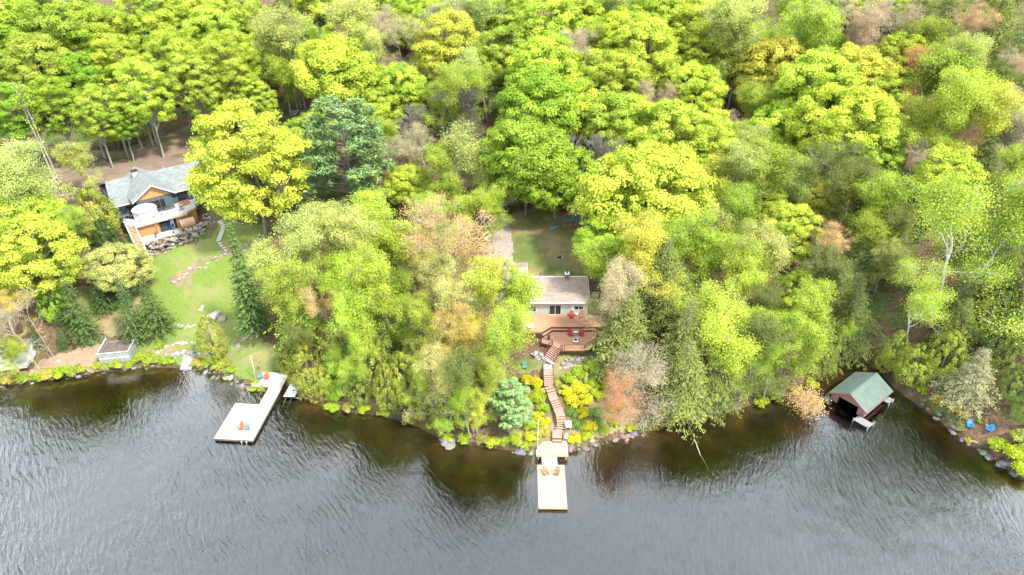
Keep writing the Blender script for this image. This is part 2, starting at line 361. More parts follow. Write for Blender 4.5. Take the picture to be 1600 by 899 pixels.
def inside(poly, x, y):
    c = False; j = len(poly)-1
    for i in range(len(poly)):
        xi, yi = poly[i]; xj, yj = poly[j]
        if (yi > y) != (yj > y) and x < (xj-xi)*(y-yi)/(yj-yi)+xi: c = not c
        j = i
    return c
CLEAR = []; LAWNS = []
def patch(name, pts, m, lift, cell=.3, fray=.5, clear=True):
    """a sheet laid on the terrain inside an outline (photo outline walked out on the ground)"""
    w = [ground(*p) for p in pts]; poly = [(p.x, p.y) for p in w]
    if clear:
        if 'lawn' in name or 'bank' in name or 'soil' in name: LAWNS.append(len(CLEAR))
        CLEAR.append(poly)
    x0, x1 = min(p[0] for p in poly)-1, max(p[0] for p in poly)+1; y0, y1 = min(p[1] for p in poly)-1, max(p[1] for p in poly)+1
    vid = {}; v = []; f = []
    def vert(i, j):
        if (i, j) not in vid:
            x, y = x0+i*cell, y0+j*cell; vid[i, j] = len(v); v.append((x, y, hz(x, y)+lift))
        return vid[i, j]
    for j in range(int((y1-y0)/cell)):
        for i in range(int((x1-x0)/cell)):
            x, y = x0+(i+.5)*cell, y0+(j+.5)*cell
            q = mnoise.noise(Vector((x*.9, y*.9, 1)))*fray; r = mnoise.noise(Vector((x*.9, y*.9, 9)))*fray
            if inside(poly, x+q, y+r): f.append((vert(i, j), vert(i+1, j), vert(i+1, j+1), vert(i, j+1)))
    if not f: return
    return tag(obj(name, quadmesh(name, np.array(v), np.array(f), m, smooth=True)), kind='structure')
# the coarse terrain is linear between its vertices, so sheets ride a few centimetres above it
patch('lawn', [(225,412),(262,392),(330,372),(345,345),(378,350),(420,352),(412,375),(400,400),(385,430),(380,520),(440,545),(438,572),(400,575),(350,560),(330,562),(290,556),(250,550),(222,530),(215,500),(230,440)], M['lawn'], .06)
patch('dirt_slope', [(268,440),(285,420),(330,400),(355,390),(385,383),(404,366),(404,382),(352,400),(310,418),(285,450)], M['dirt'], .10, fray=2.2, clear=False)
patch('leaf_litter', [(40,590),(60,566),(95,553),(145,540),(205,535),(222,550),(210,572),(140,582),(60,588)], M['mulch'], .07, clear=True)
patch('dry_bank', [(196,560),(220,520),(250,520),(330,530),(372,540),(380,560),(440,560),(445,580),(385,595),(330,576),(250,568)], M['lawn3'], .09, fray=1., clear=True)
patch('side_lawn', [(100,460),(150,440),(215,430),(225,520),(180,525),(120,520),(95,500)], M['lawn2'], .05, clear=False)
patch('dirt_road', [(75,312),(85,262),(170,255),(262,232),(330,195),(330,240),(296,262),(200,285),(150,300)], M['road'], .06, cell=.5)
patch('dirt_bank', [(80,262),(90,240),(180,236),(260,212),(330,180),(420,160),(440,185),(330,200),(262,236),(170,258)], M['dirt'], .05, cell=.5, fray=1.5)
patch('driveway', [(440,215),(455,190),(520,172),(580,160),(640,170),(600,200),(520,215)], M['gravel'], .06, cell=.5)
patch('back_lawn', [(798,432),(790,380),(785,340),(830,325),(920,340),(935,370),(930,440),(830,440)], M['lawn2'], .06)
patch('gravel_drive', [(750,440),(752,400),(765,360),(760,335),(790,335),(800,360),(802,420),(800,445)], M['gravel'], .11)
patch('garden_lawn', [(805,562),(848,560),(846,582),(808,584)], M['lawn2'], .08, clear=False)
patch('garden_soil', [(822,612),(848,600),(846,560),(930,548),(1000,560),(1010,640),(1000,668),(930,684),(890,700),(800,698),(790,660)], M['lawn2'], .05, clear=True)

# ------------------------------------------------------------------ foliage
def norm(a): return a/np.maximum(np.linalg.norm(a, axis=-1, keepdims=True), 1e-9)
def leaves(C, Nn, size, asp=.6, tint=None, name='crown', m=None, along=None, rng=None):
    n = len(C); Nn = norm(Nn)
    t = rng.normal(size=(n, 3)) if along is None else along
    t = norm(t - Nn*np.sum(t*Nn, 1, keepdims=True)); b = np.cross(Nn, t)
    s = (size if np.ndim(size) else np.full(n, size))[:, None]
    v = np.stack([C-t*s, C-b*s*asp, C+t*s, C+b*s*asp], 1).reshape(-1, 3)
    f = np.arange(4*n).reshape(n, 4)
    return quadmesh(name, v, f, m or M['leaf'], tint=tint)
def tubes(segs, sides=5, name='trunk', m=None):
    A = np.array([s[0] for s in segs], float); B = np.array([s[1] for s in segs], float)
    r0 = np.array([s[2] for s in segs])[:, None]; r1 = np.array([s[3] for s in segs])[:, None]
    d = norm(B-A); up = np.where(np.abs(d[:, 2:3]) > .9, np.array([[1., 0, 0]]), np.array([[0., 0, 1]]))
    a = norm(np.cross(d, up)); b = np.cross(d, a); n = len(A); vs = []
    for k in range(sides):
        w = 2*math.pi*k/sides; vs.append(A+(a*math.cos(w)+b*math.sin(w))*r0)
    for k in range(sides):
        w = 2*math.pi*k/sides; vs.append(B+(a*math.cos(w)+b*math.sin(w))*r1)
    v = np.stack(vs, 1).reshape(-1, 3); base = (np.arange(n)*2*sides)[:, None]
    f = np.concatenate([base+np.array([[k, (k+1) % sides, sides+(k+1) % sides, sides+k]]) for k in range(sides)], 0)
    return quadmesh(name, v, f, m or M['bark'], smooth=True)
def limb(segs, p, q, r0, r1, rng, n=4, sag=.15, wob=.05):
    p, q = np.array(p, float), np.array(q, float); pts = []; Ln = np.linalg.norm(q-p)
    for i in range(n+1):
        t = i/n; x = p+(q-p)*t; x[2] += sag*Ln*math.sin(math.pi*t)*(-1 if sag < 0 else 1)*abs(1)*.5
        if 0 < i < n: x += rng.normal(size=3)*wob*Ln*.3
        pts.append(x)
    for i in range(n): segs.append((pts[i], pts[i+1], r0+(r1-r0)*i/n, r0+(r1-r0)*(i+1)/n))
    return pts

def maple(seed, npuff=120, per=250, lobes=5, flat=.9, ls=.0245, zc=1.45, trunk=.05):
    rng = np.random.default_rng(seed)
    lob = norm(rng.normal(size=(lobes, 3))*[1, 1, .6]+[0, 0, .2]); la = rng.uniform(.08, .24, lobes)
    n0 = npuff*2; d = norm(rng.normal(size=(n0, 3))); d = d[d[:, 2] > -.8][:npuff]
    R = .80+sum(a*np.exp(-4*(1-d@l)) for a, l in zip(la, lob))+rng.normal(size=len(d))*.06
    C = d*R[:, None]*[1, 1, flat]; C[:, 2] *= np.where(C[:, 2] < 0, 1.05, 1.)
    inner = norm(rng.normal(size=(npuff//3, 3)))*rng.uniform(.35, .72, (npuff//3, 1))*[1, 1, flat*.9]
    C = np.concatenate([C, inner]); pr = rng.uniform(.085, .22, len(C))
    P_, N_, T_, S_ = [], [], [], []
    pt = rng.uniform(0, 1, len(C))
    for c, r, t in zip(C, pr, pt):
        k = int(per*(r/.2)**2); q = norm(rng.normal(size=(k, 3))); q[:, 2] = np.where(q[:, 2] < -.3, -q[:, 2], q[:, 2])
        rr = r*rng.uniform(.55, 1.12, (k, 1)); pos = c+q*rr*[1.05, 1.05, .80]
        P_.append(pos); N_.append(q*.9+norm(c[None])*.25+[0, 0, .25]+rng.normal(size=(k, 3))*.30)
        T_.append(np.clip(.55*t+.45*rng.uniform(0, 1, k), 0, 1)); S_.append(rng.uniform(.7, 1.3, k)*ls)
    P_ = np.concatenate(P_); P_[:, 2] += zc
    crown = leaves(P_, np.concatenate(N_), np.concatenate(S_), .62, np.concatenate(T_), rng=rng)
    segs = []; limb(segs, (0, 0, -.3), (rng.normal()*.05, rng.normal()*.05, zc*.62), trunk, trunk*.7, rng, 5, 0, .02)
    top = segs[-1][1]
    for c in C[rng.permutation(len(C))[:34]]:
        st = np.array([top[0]*.9, top[1]*.9, zc*rng.uniform(.42, .7)])
        limb(segs, st, c*.93+[0, 0, zc], trunk*.42, .006, rng, 4, .12, .08)
    limb(segs, top, (0, 0, zc+.75), trunk*.7, .01, rng, 4, 0, .05)
    return tubes(segs, 5), crown, zc, zc+flat

def grow(segs, tips, p, d, ln, r, lev, rng, spread, up, kids=3, minr=.0035):
    n = 3; x = p.copy(); dd = d.copy()
    for i in range(n):
        dd = norm(dd+rng.normal(size=3)*.16+[0, 0, up*.1]); y = x+dd*ln/n
        r1 = max(minr, r*(1-.32*(i+1)/n)); segs.append((x, y, max(minr, r*(1-.32*i/n)), r1)); x = y
        if lev >= 1 and i < n-1 and rng.uniform() < .75:
            a = norm(rng.normal(size=3)); a = norm(dd*.7+(a-dd*(a@dd))*spread)
            if lev > 1: grow(segs, tips, x, a, ln*.62, r1*.55, lev-1, rng, spread, up, kids, minr)
            else: tips.append((x, a))
    if lev == 0: tips.append((x, dd)); return
    for k in range(kids):
        a = rng.normal(size=3); a = norm(a-dd*(a@dd)); nd = norm(dd+a*spread*rng.uniform(.5, 1.1))
        grow(segs, tips, x, nd, ln*rng.uniform(.66, .82), r1*.66, lev-1, rng, spread, up, kids, minr)
def branchy(seed, per=9, ls=.018, lev=4, spread=.75, up=.8, trunk_h=.75, tr=.035, leafy=True, stems=1, drop=0., lean=None, spr=.085, minr=.0035):
    rng = np.random.default_rng(seed); segs = []; tips = []
    for s_ in range(stems):
        base = np.array([rng.normal()*.04*(stems-1), rng.normal()*.04*(stems-1), -.3])
        d = norm(np.array([rng.normal()*.08*stems, rng.normal()*.08*stems, 1.])) if lean is None else norm(np.array(lean[s_], float))
        h = trunk_h*rng.uniform(.85, 1.15); q = base+d*(h+.3)
        pts = limb(segs, base, q, tr, tr*.75, rng, 5, 0, .03)
        grow(segs, tips, q, d, .60, tr*.74, lev, rng, spread, up, 3, minr)
        for k in range(4):
            w = rng.uniform(0, 6.28); st = pts[3]+(pts[5]-pts[3])*rng.uniform(0, 1)
            grow(segs, tips, st, norm(np.array([math.cos(w), math.sin(w), .45])), .42, tr*.4, lev-2 if lev > 2 else 1, rng, spread, up, 3, minr)
    T = np.array([t[0] for t in tips]); D = np.array([t[1] for t in tips])
    # normalise so that the crown radius is 1
    c = T[:, :2].mean(0) if lean is None else np.zeros(2); k = 1/np.percentile(np.linalg.norm(T[:, :2]-c, axis=1), 93)
    A = lambda x: (np.array(x)-[c[0], c[1], 0])*k
    segs = [(A(s[0]), A(s[1]), s[2]*k, s[3]*k) for s in segs]; T = (T-[c[0], c[1], 0])*k
    zt = float(np.linalg.norm(T, axis=1).max()) if lean else T[:, 2].max(); zc = float(T[:, 2].mean())
    crown = None
    if leafy:
        P_ = np.repeat(T, per, 0); n = len(P_); off = rng.normal(size=(n, 3))*spr; off[:, 2] *= .8; P_ = P_+off
        if drop: P_[:, 2] -= np.abs(rng.normal(size=n))*drop
        ctr = np.array([0, 0, zc]); N_ = norm(P_-ctr)*.5+[0, 0, .45]+rng.normal(size=(n, 3))*.55
        tt = np.clip(np.repeat(rng.uniform(0, 1, len(T)), per)*.5+rng.uniform(0, 1, n)*.5, 0, 1)
        crown = leaves(P_, N_, rng.uniform(.7, 1.35, n)*ls, .55, tt, rng=rng)
    return tubes(segs, 4), crown, zc, zt
def conifer(seed, H=4.0, tiers=26, droop=.25, power=.85, dens=15, ls=.055, up_tips=0., z0=.12, ragged=.15, wide=.5, thick=.05):
    rng = np.random.default_rng(seed); segs = [((0, 0, -.3), (0, 0, H*.55), thick, thick*.55), ((0, 0, H*.55), (0, 0, H*.99), thick*.55, .005)]
    P_, N_, A_, T_, S_ = [], [], [], [], []
    for i in range(tiers):
        t = (i+rng.uniform(-.3, .3))/tiers; t = min(max(t, 0), .985); z = z0*H+(1-z0)*H*t
        R = (1-t)**power*(1+rng.normal()*ragged*.5); R = max(R, .04)
        if t < .12: R *= .75+2*t
        nb = int(7+R*9); w0 = rng.uniform(0, 6.28)
        for k in range(nb):
            w = w0+6.283*k/nb+rng.normal()*.15; r = R*(1+rng.normal()*ragged); dr = droop*(1+rng.normal()*.3)
            u = np.array([math.cos(w), math.sin(w), 0]); side = np.array([-u[1], u[0], 0])
            tip = u*r+[0, 0, -dr*r+up_tips*r]
            if i % 2 == 0: segs.append(((0, 0, z), tuple(np.array([0, 0, z])+tip*.85), .012, .004))
            m_ = int(dens*(.4+r)); s = rng.uniform(.15, 1, m_)**.7; lat = rng.normal(size=m_)*.11*(wide+.5)*(1.15-s)
            pos = np.array([0, 0, z])+u*(s*r)[:, None]+side*lat[:, None]*1.2
            pos[:, 2] += -dr*r*s**1.6+up_tips*r*s**2+rng.normal(size=m_)*.02
            P_.append(pos); al = u+side*(np.sign(lat)*.5)[:, None]+[0, 0, -dr*.8]; A_.append(al+rng.normal(size=(m_, 3))*.2)
            N_.append(np.array([0, 0, 1.])+u*.35+rng.normal(size=(m_, 3))*.3)
            T_.append(np.clip(.2+.6*s+rng.normal(size=m_)*.18, 0, 1)); S_.append(ls*rng.uniform(.7, 1.25, m_)*(.55+.45*min(1, R*1.6)))
    crown = leaves(np.concatenate(P_), np.concatenate(N_), np.concatenate(S_), .38, np.concatenate(T_), m=M['needle'], along=np.concatenate(A_), rng=rng)
    return tubes(segs, 5), crown, H*.5, H
def cedar(seed, H=3.2, n=9000, ls=.035):
    rng = np.random.default_rng(seed); nf = 170
    t = rng.uniform(0, 1, nf)**1.25; w = rng.uniform(0, 6.283, nf); R = (np.sin(np.pi*np.clip(t*.86+.14, 0, 1))**.62)*(1-.25*t)*(1+rng.normal(size=nf)*.09)
    C = np.stack([np.cos(w)*R*.88, np.sin(w)*R*.88, .1*H+t*H*.9], 1); P_, N_, A_, T_ = [], [], [], []
    for c, ww, tt in zip(C, w, t):
        k = n//nf; r = .2*(1-.45*tt); q = norm(rng.normal(size=(k, 3))); pos = c+q*r*rng.uniform(.4, 1, (k, 1))*[.8, .8, 1.5]
        out = np.array([math.cos(ww), math.sin(ww), 0]); P_.append(pos); N_.append(out+[0, 0, .35]+q*.55+rng.normal(size=(k, 3))*.4)
        A_.append(np.tile(np.array([0, 0, 1.])+out*.4, (k, 1))+rng.normal(size=(k, 3))*.3); T_.append(np.clip(rng.uniform()*.5+rng.uniform(0, .5, k), 0, 1))
    P_ = np.concatenate(P_)
    crown = leaves(P_, np.concatenate(N_), ls*rng.uniform(.7, 1.3, len(P_)), .5, np.concatenate(T_), m=M['needle'], along=np.concatenate(A_), rng=rng)
    return tubes([((0, 0, -.3), (0, 0, H*.5), .06, .04), ((0, 0, H*.5), (0, 0, H*.97), .04, .008)], 5), crown, H*.5, H
def pine(seed, H=2.7, nb=95):
    rng = np.random.default_rng(seed); segs = [((0, 0, -.3), (.02, .02, H*.5), .06, .045), ((.02, .02, H*.5), (0, 0, H*.93), .045, .012)]
    P_, N_, A_, T_ = [], [], [], []
    for i in range(nb):
        t = .22+.76*i/nb; z = H*t; w = rng.uniform(0, 6.283); r = (math.sin(math.pi*min(1, (1-t)*.62+.08))**.7)*rng.uniform(.75, 1.12)
        u = np.array([math.cos(w), math.sin(w), 0]); tip = np.array([0, 0, z])+u*r+[0, 0, .16*r]
        limb(segs, (0, 0, z-.06), tip, .018, .005, rng, 3, -.1, .05)
        for j in range(7):
            s = rng.uniform(.45, 1.05); c = np.array([0, 0, z])+u*r*s+np.array([-u[1], u[0], 0])*rng.normal()*.14*r+[0, 0, .16*r*s+rng.normal()*.02]
            k = 26; q = norm(rng.normal(size=(k, 3))*[1, 1, .6]+[0, 0, .35]); P_.append(c+q*.07); A_.append(q)
            N_.append(rng.normal(size=(k, 3))*.5+[0, 0, .8]); T_.append(np.clip(rng.uniform()*.45+rng.uniform(0, .5, k)+.1*q[:, 2], 0, 1))
    P_ = np.concatenate(P_)
    crown = leaves(P_, np.concatenate(N_), .06*rng.uniform(.7, 1.3, len(P_)), .22, np.concatenate(T_), m=M['needle'], along=np.concatenate(A_), rng=rng)
    return tubes(segs, 5), crown, H*.58, H
def bushmesh(seed, n=2600, ls=.065):
    rng = np.random.default_rng(seed); P_, N_, T_ = [], [], []
    for k in range(16):
        w = rng.uniform(0, 6.283); rr = rng.uniform(0, .68); c = np.array([math.cos(w)*rr, math.sin(w)*rr, .42*(1-rr*.6)+rng.normal()*.05]); m_ = n//16
        q = norm(rng.normal(size=(m_, 3))); q[:, 2] = np.abs(q[:, 2])*1.; P_.append(c+q*rng.uniform(.2, .42)*rng.uniform(.5, 1.1, (m_, 1))); N_.append(q+[0, 0, .4]+rng.normal(size=(m_, 3))*.45)
        T_.append(np.clip(rng.uniform()*.5+rng.uniform(0, .5, m_), 0, 1))
    P_ = np.concatenate(P_); return leaves(P_, np.concatenate(N_), ls*rng.uniform(.6, 1.3, len(P_)), .55, np.concatenate(T_), name='bush', rng=rng)

PROTO = {
 'maple': [maple(s, npuff=np_+110, lobes=l, flat=fl+.08) for s, np_, l, fl in ((1,130,5,.85),(2,120,7,.95),(3,140,4,.8),(4,110,8,1.0),(5,135,6,.9),(6,120,3,1.05))],
 'tall':  [maple(s, npuff=190, lobes=5, flat=1.35, zc=2.6, trunk=.045) for s in (11, 12, 13)],
 'loose': [branchy(s, per=54, ls=.0225, lev=4, spread=.72, spr=.10) for s in (21, 22, 23, 24)]+[branchy(s, per=54, ls=.0225, lev=4, spread=.6, spr=.10, up=1.2, trunk_h=.9) for s in (25, 26)],
 'spring':[branchy(s, per=42, ls=.0135, lev=4, spread=.8, spr=.07) for s in (31, 32, 33)],
 'bare':  [branchy(s, leafy=False, lev=5, spread=.7, up=1., minr=.0042, tr=.04) for s in (41, 42)],
 'dropy': [branchy(s, per=80, ls=.018, lev=4, spread=.75, drop=.22, trunk_h=1.0) for s in (51, 52)],
 'spruce':[conifer(s, H=h) for s, h in ((61, 3.4), (62, 4.0), (63, 2.6))],
 'fir':   [conifer(s, H=7.5, tiers=40, droop=.3, dens=12, ls=.09) for s in (64,)],
 'hemlock':[conifer(s, H=2.8, tiers=30, droop=.38, power=.7, dens=34, ls=.038, ragged=.32, wide=1.5) for s in (71, 72, 73)],
 'cedar': [cedar(s, H=h) for s, h in ((81, 2.6), (82, 3.1), (83, 2.2))],
 'pine':  [pine(s) for s in (91, 92)],
}
COL = dict(goldlime=(.55,.63,.07), lime=(.465,.60,.07), bright=(.55,.665,.08), green=(.30,.46,.05), mid=(.41,.53,.07), yellow=(.62,.62,.09), paleyel=(.62,.60,.18), pale=(.51,.56,.15),
 olive=(.21,.26,.06), darkolive=(.15,.20,.05), orange=(.74,.48,.20), gold=(.66,.48,.10), pink=(.58,.42,.26), rust=(.62,.27,.11), bluegreen=(.20,.30,.105),
 sage=(.36,.50,.18), dark=(.075,.13,.04), spruce=(.10,.17,.045), cedar=(.33,.36,.06), hem=(.21,.25,.07), hemgrey=(.34,.35,.18), grey=(.4,.36,.32), tan=(.55,.47,.27))
BARK = dict(grey=(.30,.26,.22), white=(.74,.72,.68), brown=(.16,.11,.08), pale=(.50,.45,.38))
WORD = dict(goldlime='golden lime', lime='lime green', bright='bright yellow-green', green='rich green', mid='fresh green', yellow='golden yellow-green', paleyel='straw yellow', pale='pale green',
 olive='olive green', darkolive='dull dark green', orange='orange budding', gold='golden', pink='pinkish budding', rust='rust red', bluegreen='blue-green', sage='soft grey-green',
 dark='dark green', spruce='deep green', cedar='yellowish olive', hem='brownish green', hemgrey='greyish olive', grey='grey leafless', tan='tan budding')
KIND = dict(maple=('maple_tree','rounded maple'), tall=('maple_tree','long-trunked maple'), loose=('leafy_tree','loose-crowned tree'), spring=('budding_tree','thinly leaved tree'), bare=('bare_tree','bare tree'),
 dropy=('birch_tree','drooping birch'), spruce=('spruce_tree','pointed spruce'), fir=('fir_tree','narrow fir'), hemlock=('hemlock_tree','feathery hemlock'), cedar=('cedar_tree','dense cedar'), pine=('pine_tree','tufted pine'))
TREES = []     # (px, py, kind, colour, root)
ALLW = []
trng = random.Random(7)
CNT = {}
def jit(c, a=.10):
    k = 1+trng.uniform(-a, a); return tuple(max(0, x*k*(1+trng.uniform(-a, a)*.6)) for x in c)+(1,)
def plant(kind, w, R, col, bark='grey', zs=1., which=None, rz=None):
    pr = PROTO[kind]
    if which is None: which = CNT.get(kind, 0) % len(pr); CNT[kind] = CNT.get(kind, 0)+1
    tm, cm, zc, zt = pr[which]
    r = empty(KIND[kind][0], w, trng.uniform(0, 6.28) if rz is None else rz, 'x', 'tree'); s = R
    t = obj('trunk', tm, r, sc=(s, s, s*zs)); t.color = jit(BARK[bark], .12)
    if cm: c = obj('crown', cm, r, sc=(s, s, s*zs)); c.color = jit(COL[col] if isinstance(col, str) else col)
    ALLW.append((w.x, w.y, R)); return r
def tree(kind, px, py, rpx, col, bark='grey', zs=1., base=False, which=None):
    """px, py: middle of the crown (or the foot when base); rpx: crown radius as it is seen"""
    pr = PROTO[kind]
    wi = CNT.get(kind, 0) % len(pr) if which is None else which
    if which is None: CNT[kind] = CNT.get(kind, 0)+1
    zc = pr[wi][2]*zs; R = rpx/9.
    for _ in range(5):
        w = ground(px, py, 0 if base else zc*R); R = rpx*depth_of(w+Vector((0, 0, zc*R)))/F
    d = w.y-float(np.interp(w.x, SX, SY))
    if d < 1.2: w.y += 1.2-d; w.z = hz(w.x, w.y)
    w.z -= .1
    r = plant(kind, w, R, col, bark, zs, wi)
    TREES.append([px, py-(rpx*.9 if base else 0), kind, col, r, rpx]); return r
T = '''
maple 25 40 50 lime;maple 95 30 52 mid;maple 160 52 45 lime;maple 232 42 48 lime;maple 292 28 42 bright;maple 335 62 46 lime;maple 380 30 42 mid;
maple 60 108 46 mid;maple 135 118 42 green;maple 190 112 42 lime;tall 228 148 40 bright;tall 275 100 42 lime;tall 312 138 38 mid;tall 358 108 42 lime;maple 405 92 40 bright;
tall 20 178 38 green;tall 92 168 38 green;tall 150 180 34 mid;tall 190 190 26 green;loose 440 62 46 pale;loose 445 118 36 mid;tall 405 158 26 mid;tall 345 165 24 green;
spruce 478 45 20 dark;loose 545 45 46 pale;maple 500 12 40 lime;maple 590 18 38 mid;spring 605 48 40 tan;spring 650 62 40 paleyel;maple 637 52 26 mid;maple 525 112 62 bright;loose 570 78 36 pale;
maple 700 88 52 yellow;loose 740 112 38 pale;maple 622 140 42 lime;loose 700 140 36 mid;maple 662 30 34 lime;spring 695 45 38 tan;loose 735 30 40 pale;maple 782 22 46 lime;maple 790 90 44 mid;
bare 650 190 30 grey;bare 722 165 36 grey;bare 615 212 26 grey;spring 648 230 40 tan;loose 738 245 52 pale;loose 690 262 36 mid;maple 590 170 34 lime;loose 590 215 30 mid;
maple 860 60 50 bright;spring 902 78 38 tan;loose 915 110 30 pale;maple 848 108 54 lime;maple 838 180 66 green;maple 822 250 68 green;maple 870 282 48 green;maple 930 118 46 bright;maple 905 28 50 lime;maple 962 62 46 bright;
maple 970 135 50 lime;maple 900 172 50 lime;maple 1012 88 52 bright;maple 1035 38 48 lime;spring 1028 160 34 pink;maple 1098 72 50 bright;loose 1150 42 46 pale;maple 1150 96 44 bright;loose 1180 78 36 mid;
maple 1085 150 46 bright;spring 1142 196 26 pink;maple 962 200 56 lime;maple 1030 220 58 bright;maple 1005 300 86 bright;maple 1110 232 46 bright;loose 1120 285 44 yellow;loose 1150 262 42 pale;
maple 1212 112 54 yellow;maple 1275 150 66 bright;maple 1340 122 50 yellow;maple 1325 205 64 bright;maple 1225 200 52 bright;maple 1385 170 40 bright;loose 1262 52 46 mid;spring 1340 42 46 pink;spring 1400 42 40 tan;
maple 1412 92 40 lime;loose 1470 115 54 mid;loose 1490 160 48 lime;loose 1440 190 36 mid;loose 1240 18 40 mid;maple 1330 12 36 lime;loose 1160 8 38 mid;maple 1080 12 44 lime;maple 1000 8 44 bright;loose 960 10 36 pale;
hemlock 1560 22 44 olive;spring 1522 38 32 orange;hemlock 1590 75 40 olive;hemlock 1480 20 36 hem;spring 1580 105 30 pink;loose 1550 130 34 olive;spring 1592 158 24 pink;
loose 1535 175 44 yellow;spring 1500 215 34 orange;loose 1580 205 36 tan;hemlock 1540 250 36 olive;loose 1470 235 38 mid;spring 1440 255 34 pink;loose 1585 262 36 mid;
loose 1192 268 44 mid;maple 1195 320 36 mid;loose 1248 288 44 pale;spring 1300 258 50 olive;maple 1365 250 42 mid;loose 1330 290 42 olive;
maple 1282 318 38 yellow;maple 1228 360 44 bright;loose 1378 312 44 mid;loose 1365 370 42 mid;maple 1480 278 48 bright;loose 1405 350 34 olive;
spring 1296 380 38 orange;loose 1290 435 38 hem;hemlock 1345 410 36 darkolive;hemlock 1400 395 32 olive;hemlock 1405 300 28 dark;
maple 950 372 46 lime;loose 942 412 44 lime;loose 1010 385 48 yellow;loose 1068 372 46 mid;maple 1050 330 40 bright;loose 1110 345 44 pale;loose 1155 330 40 mid;loose 1190 395 42 pale;loose 1100 400 44 mid;
loose 962 452 38 tan;hemlock 1035 440 50 olive;hemlock 975 500 52 olive;hemlock 1070 540 56 olive;dropy 1165 420 50 bright;dropy 1130 500 58 bright;hemlock 1078 622 48 olive;hemlock 1125 580 40 hem;
loose 1190 560 42 olive;loose 1205 600 34 mid;maple 1250 470 40 bright;loose 1280 515 44 lime;loose 1240 545 34 mid;spring 1245 572 26 orange;hemlock 1330 480 40 hem;hemlock 1345 530 38 darkolive;loose 1360 575 22 lime;cedar 1300 560 30 olive;
loose 1200 480 30 olive;hemlock 1500 470 36 darkolive;hemlock 1580 350 42 darkolive;hemlock 1560 420 40 darkolive;cedar 1560 330 26 hem;hemlock 1585 460 26 dark;
cedar 1430 568 32 cedar;cedar 1480 552 32 cedar;cedar 1400 545 22 cedar;cedar 1585 560 34 olive;hemlock 1524 585 38 hemgrey;cedar 1612 632 26 olive;cedar 1570 520 26 bluegreen;
spring 708 388 74 orange;loose 660 410 36 paleyel;spring 700 450 50 paleyel;maple 640 290 34 bright;maple 700 305 26 bright;loose 715 335 38 mid;loose 672 340 36 mid;loose 580 345 44 lime;loose 620 385 46 lime;
loose 540 375 46 pale;loose 480 380 52 pale;loose 440 420 52 pale;loose 500 350 36 pale;spring 500 410 26 gold;hemlock 470 480 44 mid;loose 455 455 40 mid;loose 540 440 42 lime;loose 585 440 44 lime;spring 505 480 34 orange;
loose 550 490 42 lime;loose 620 470 40 mid;loose 660 500 34 mid;hemlock 600 520 34 darkolive;spring 725 520 46 gold;loose 760 450 40 yellow;loose 805 470 44 lime;loose 790 520 40 lime;loose 560 540 32 mid;loose 470 530 30 olive;
cedar 480 585 34 cedar;cedar 448 560 18 cedar;cedar 575 560 34 cedar;cedar 632 588 36 cedar;spring 690 560 36 gold;loose 720 590 40 olive;loose 680 620 36 paleyel;loose 712 650 30 lime;cedar 520 600 18 green;cedar 655 635 22 cedar;
loose 762 585 30 mid;pine 798 628 34 sage;loose 740 640 24 yellow;
loose 762 272 40 pale;hemlock 665 300 22 darkolive;loose 765 320 32 mid;
loose 30 282 52 pale;maple 45 350 52 bright;maple 55 400 62 bright;loose 85 325 26 mid;cedar 148 335 38 cedar;cedar 165 375 26 dark;maple 183 418 42 paleyel;loose 108 350 26 mid;
maple 392 262 78 goldlime;pine 540 235 70 bluegreen;spring 590 250 30 tan;
maple 15 430 40 lime;spring 15 480 34 gold;loose 0 570 22 mid;hemlock 1500 505 34 olive;cedar 1535 500 26 cedar;loose 1222 598 34 olive;loose 1258 578 28 mid;hemlock 1288 545 28 olive;loose 1195 612 26 mid;cedar 1400 588 18 cedar;cedar 500 622 20 cedar;loose 545 600 26 mid;cedar 602 620 24 cedar;loose 655 612 26 lime;cedar 690 655 20 olive;loose 735 668 18 yellow;loose 520 570 24 mid;cedar 560 615 20 olive;loose 1150 610 30 mid;loose 1170 520 34 mid;cedar 1210 625 18 olive;loose 1100 480 34 olive;cedar 1595 600 30 olive;loose 1510 90 34 pale;loose 1445 60 32 mid;hemlock 1440 15 30 olive;maple 1300 90 34 lime;loose 1180 150 34 mid;loose 930 60 30 mid;cedar 80 470 26 green'''
for row in T.replace('\n', '').split(';'):
    a = row.split(); tall_ = a[0] in ('hemlock', 'loose', 'spring', 'cedar') and 430 < float(a[1]) < 1400 and float(a[2]) > 430
    tree(a[0], float(a[1]), float(a[2]), float(a[3]), a[4], zs=(1.18 if a[0] == 'hemlock' else 1.22) if tall_ else 1., bark='pale' if a[0] in ('loose', 'tall', 'spring') else 'grey')
T2 = '''spruce 138 532 30 spruce 1.1;spruce 105 505 20 dark 1;spruce 168 486 24 dark 1;spruce 102 545 11 dark 1.1;spruce 250 522 31 spruce 1.4;spruce 218 532 28 spruce 1.3;cedar 338 560 26 cedar 1;
fir 402 530 30 spruce 1.;spruce 62 545 14 dark 1;spruce 415 120 12 dark 1.2'''
for row in T2.replace('\n', '').split(';'):
    a = row.split(); tree(a[0], float(a[1]), float(a[2]), float(a[3]), a[4], bark='brown', zs=float(a[5]), base=True)

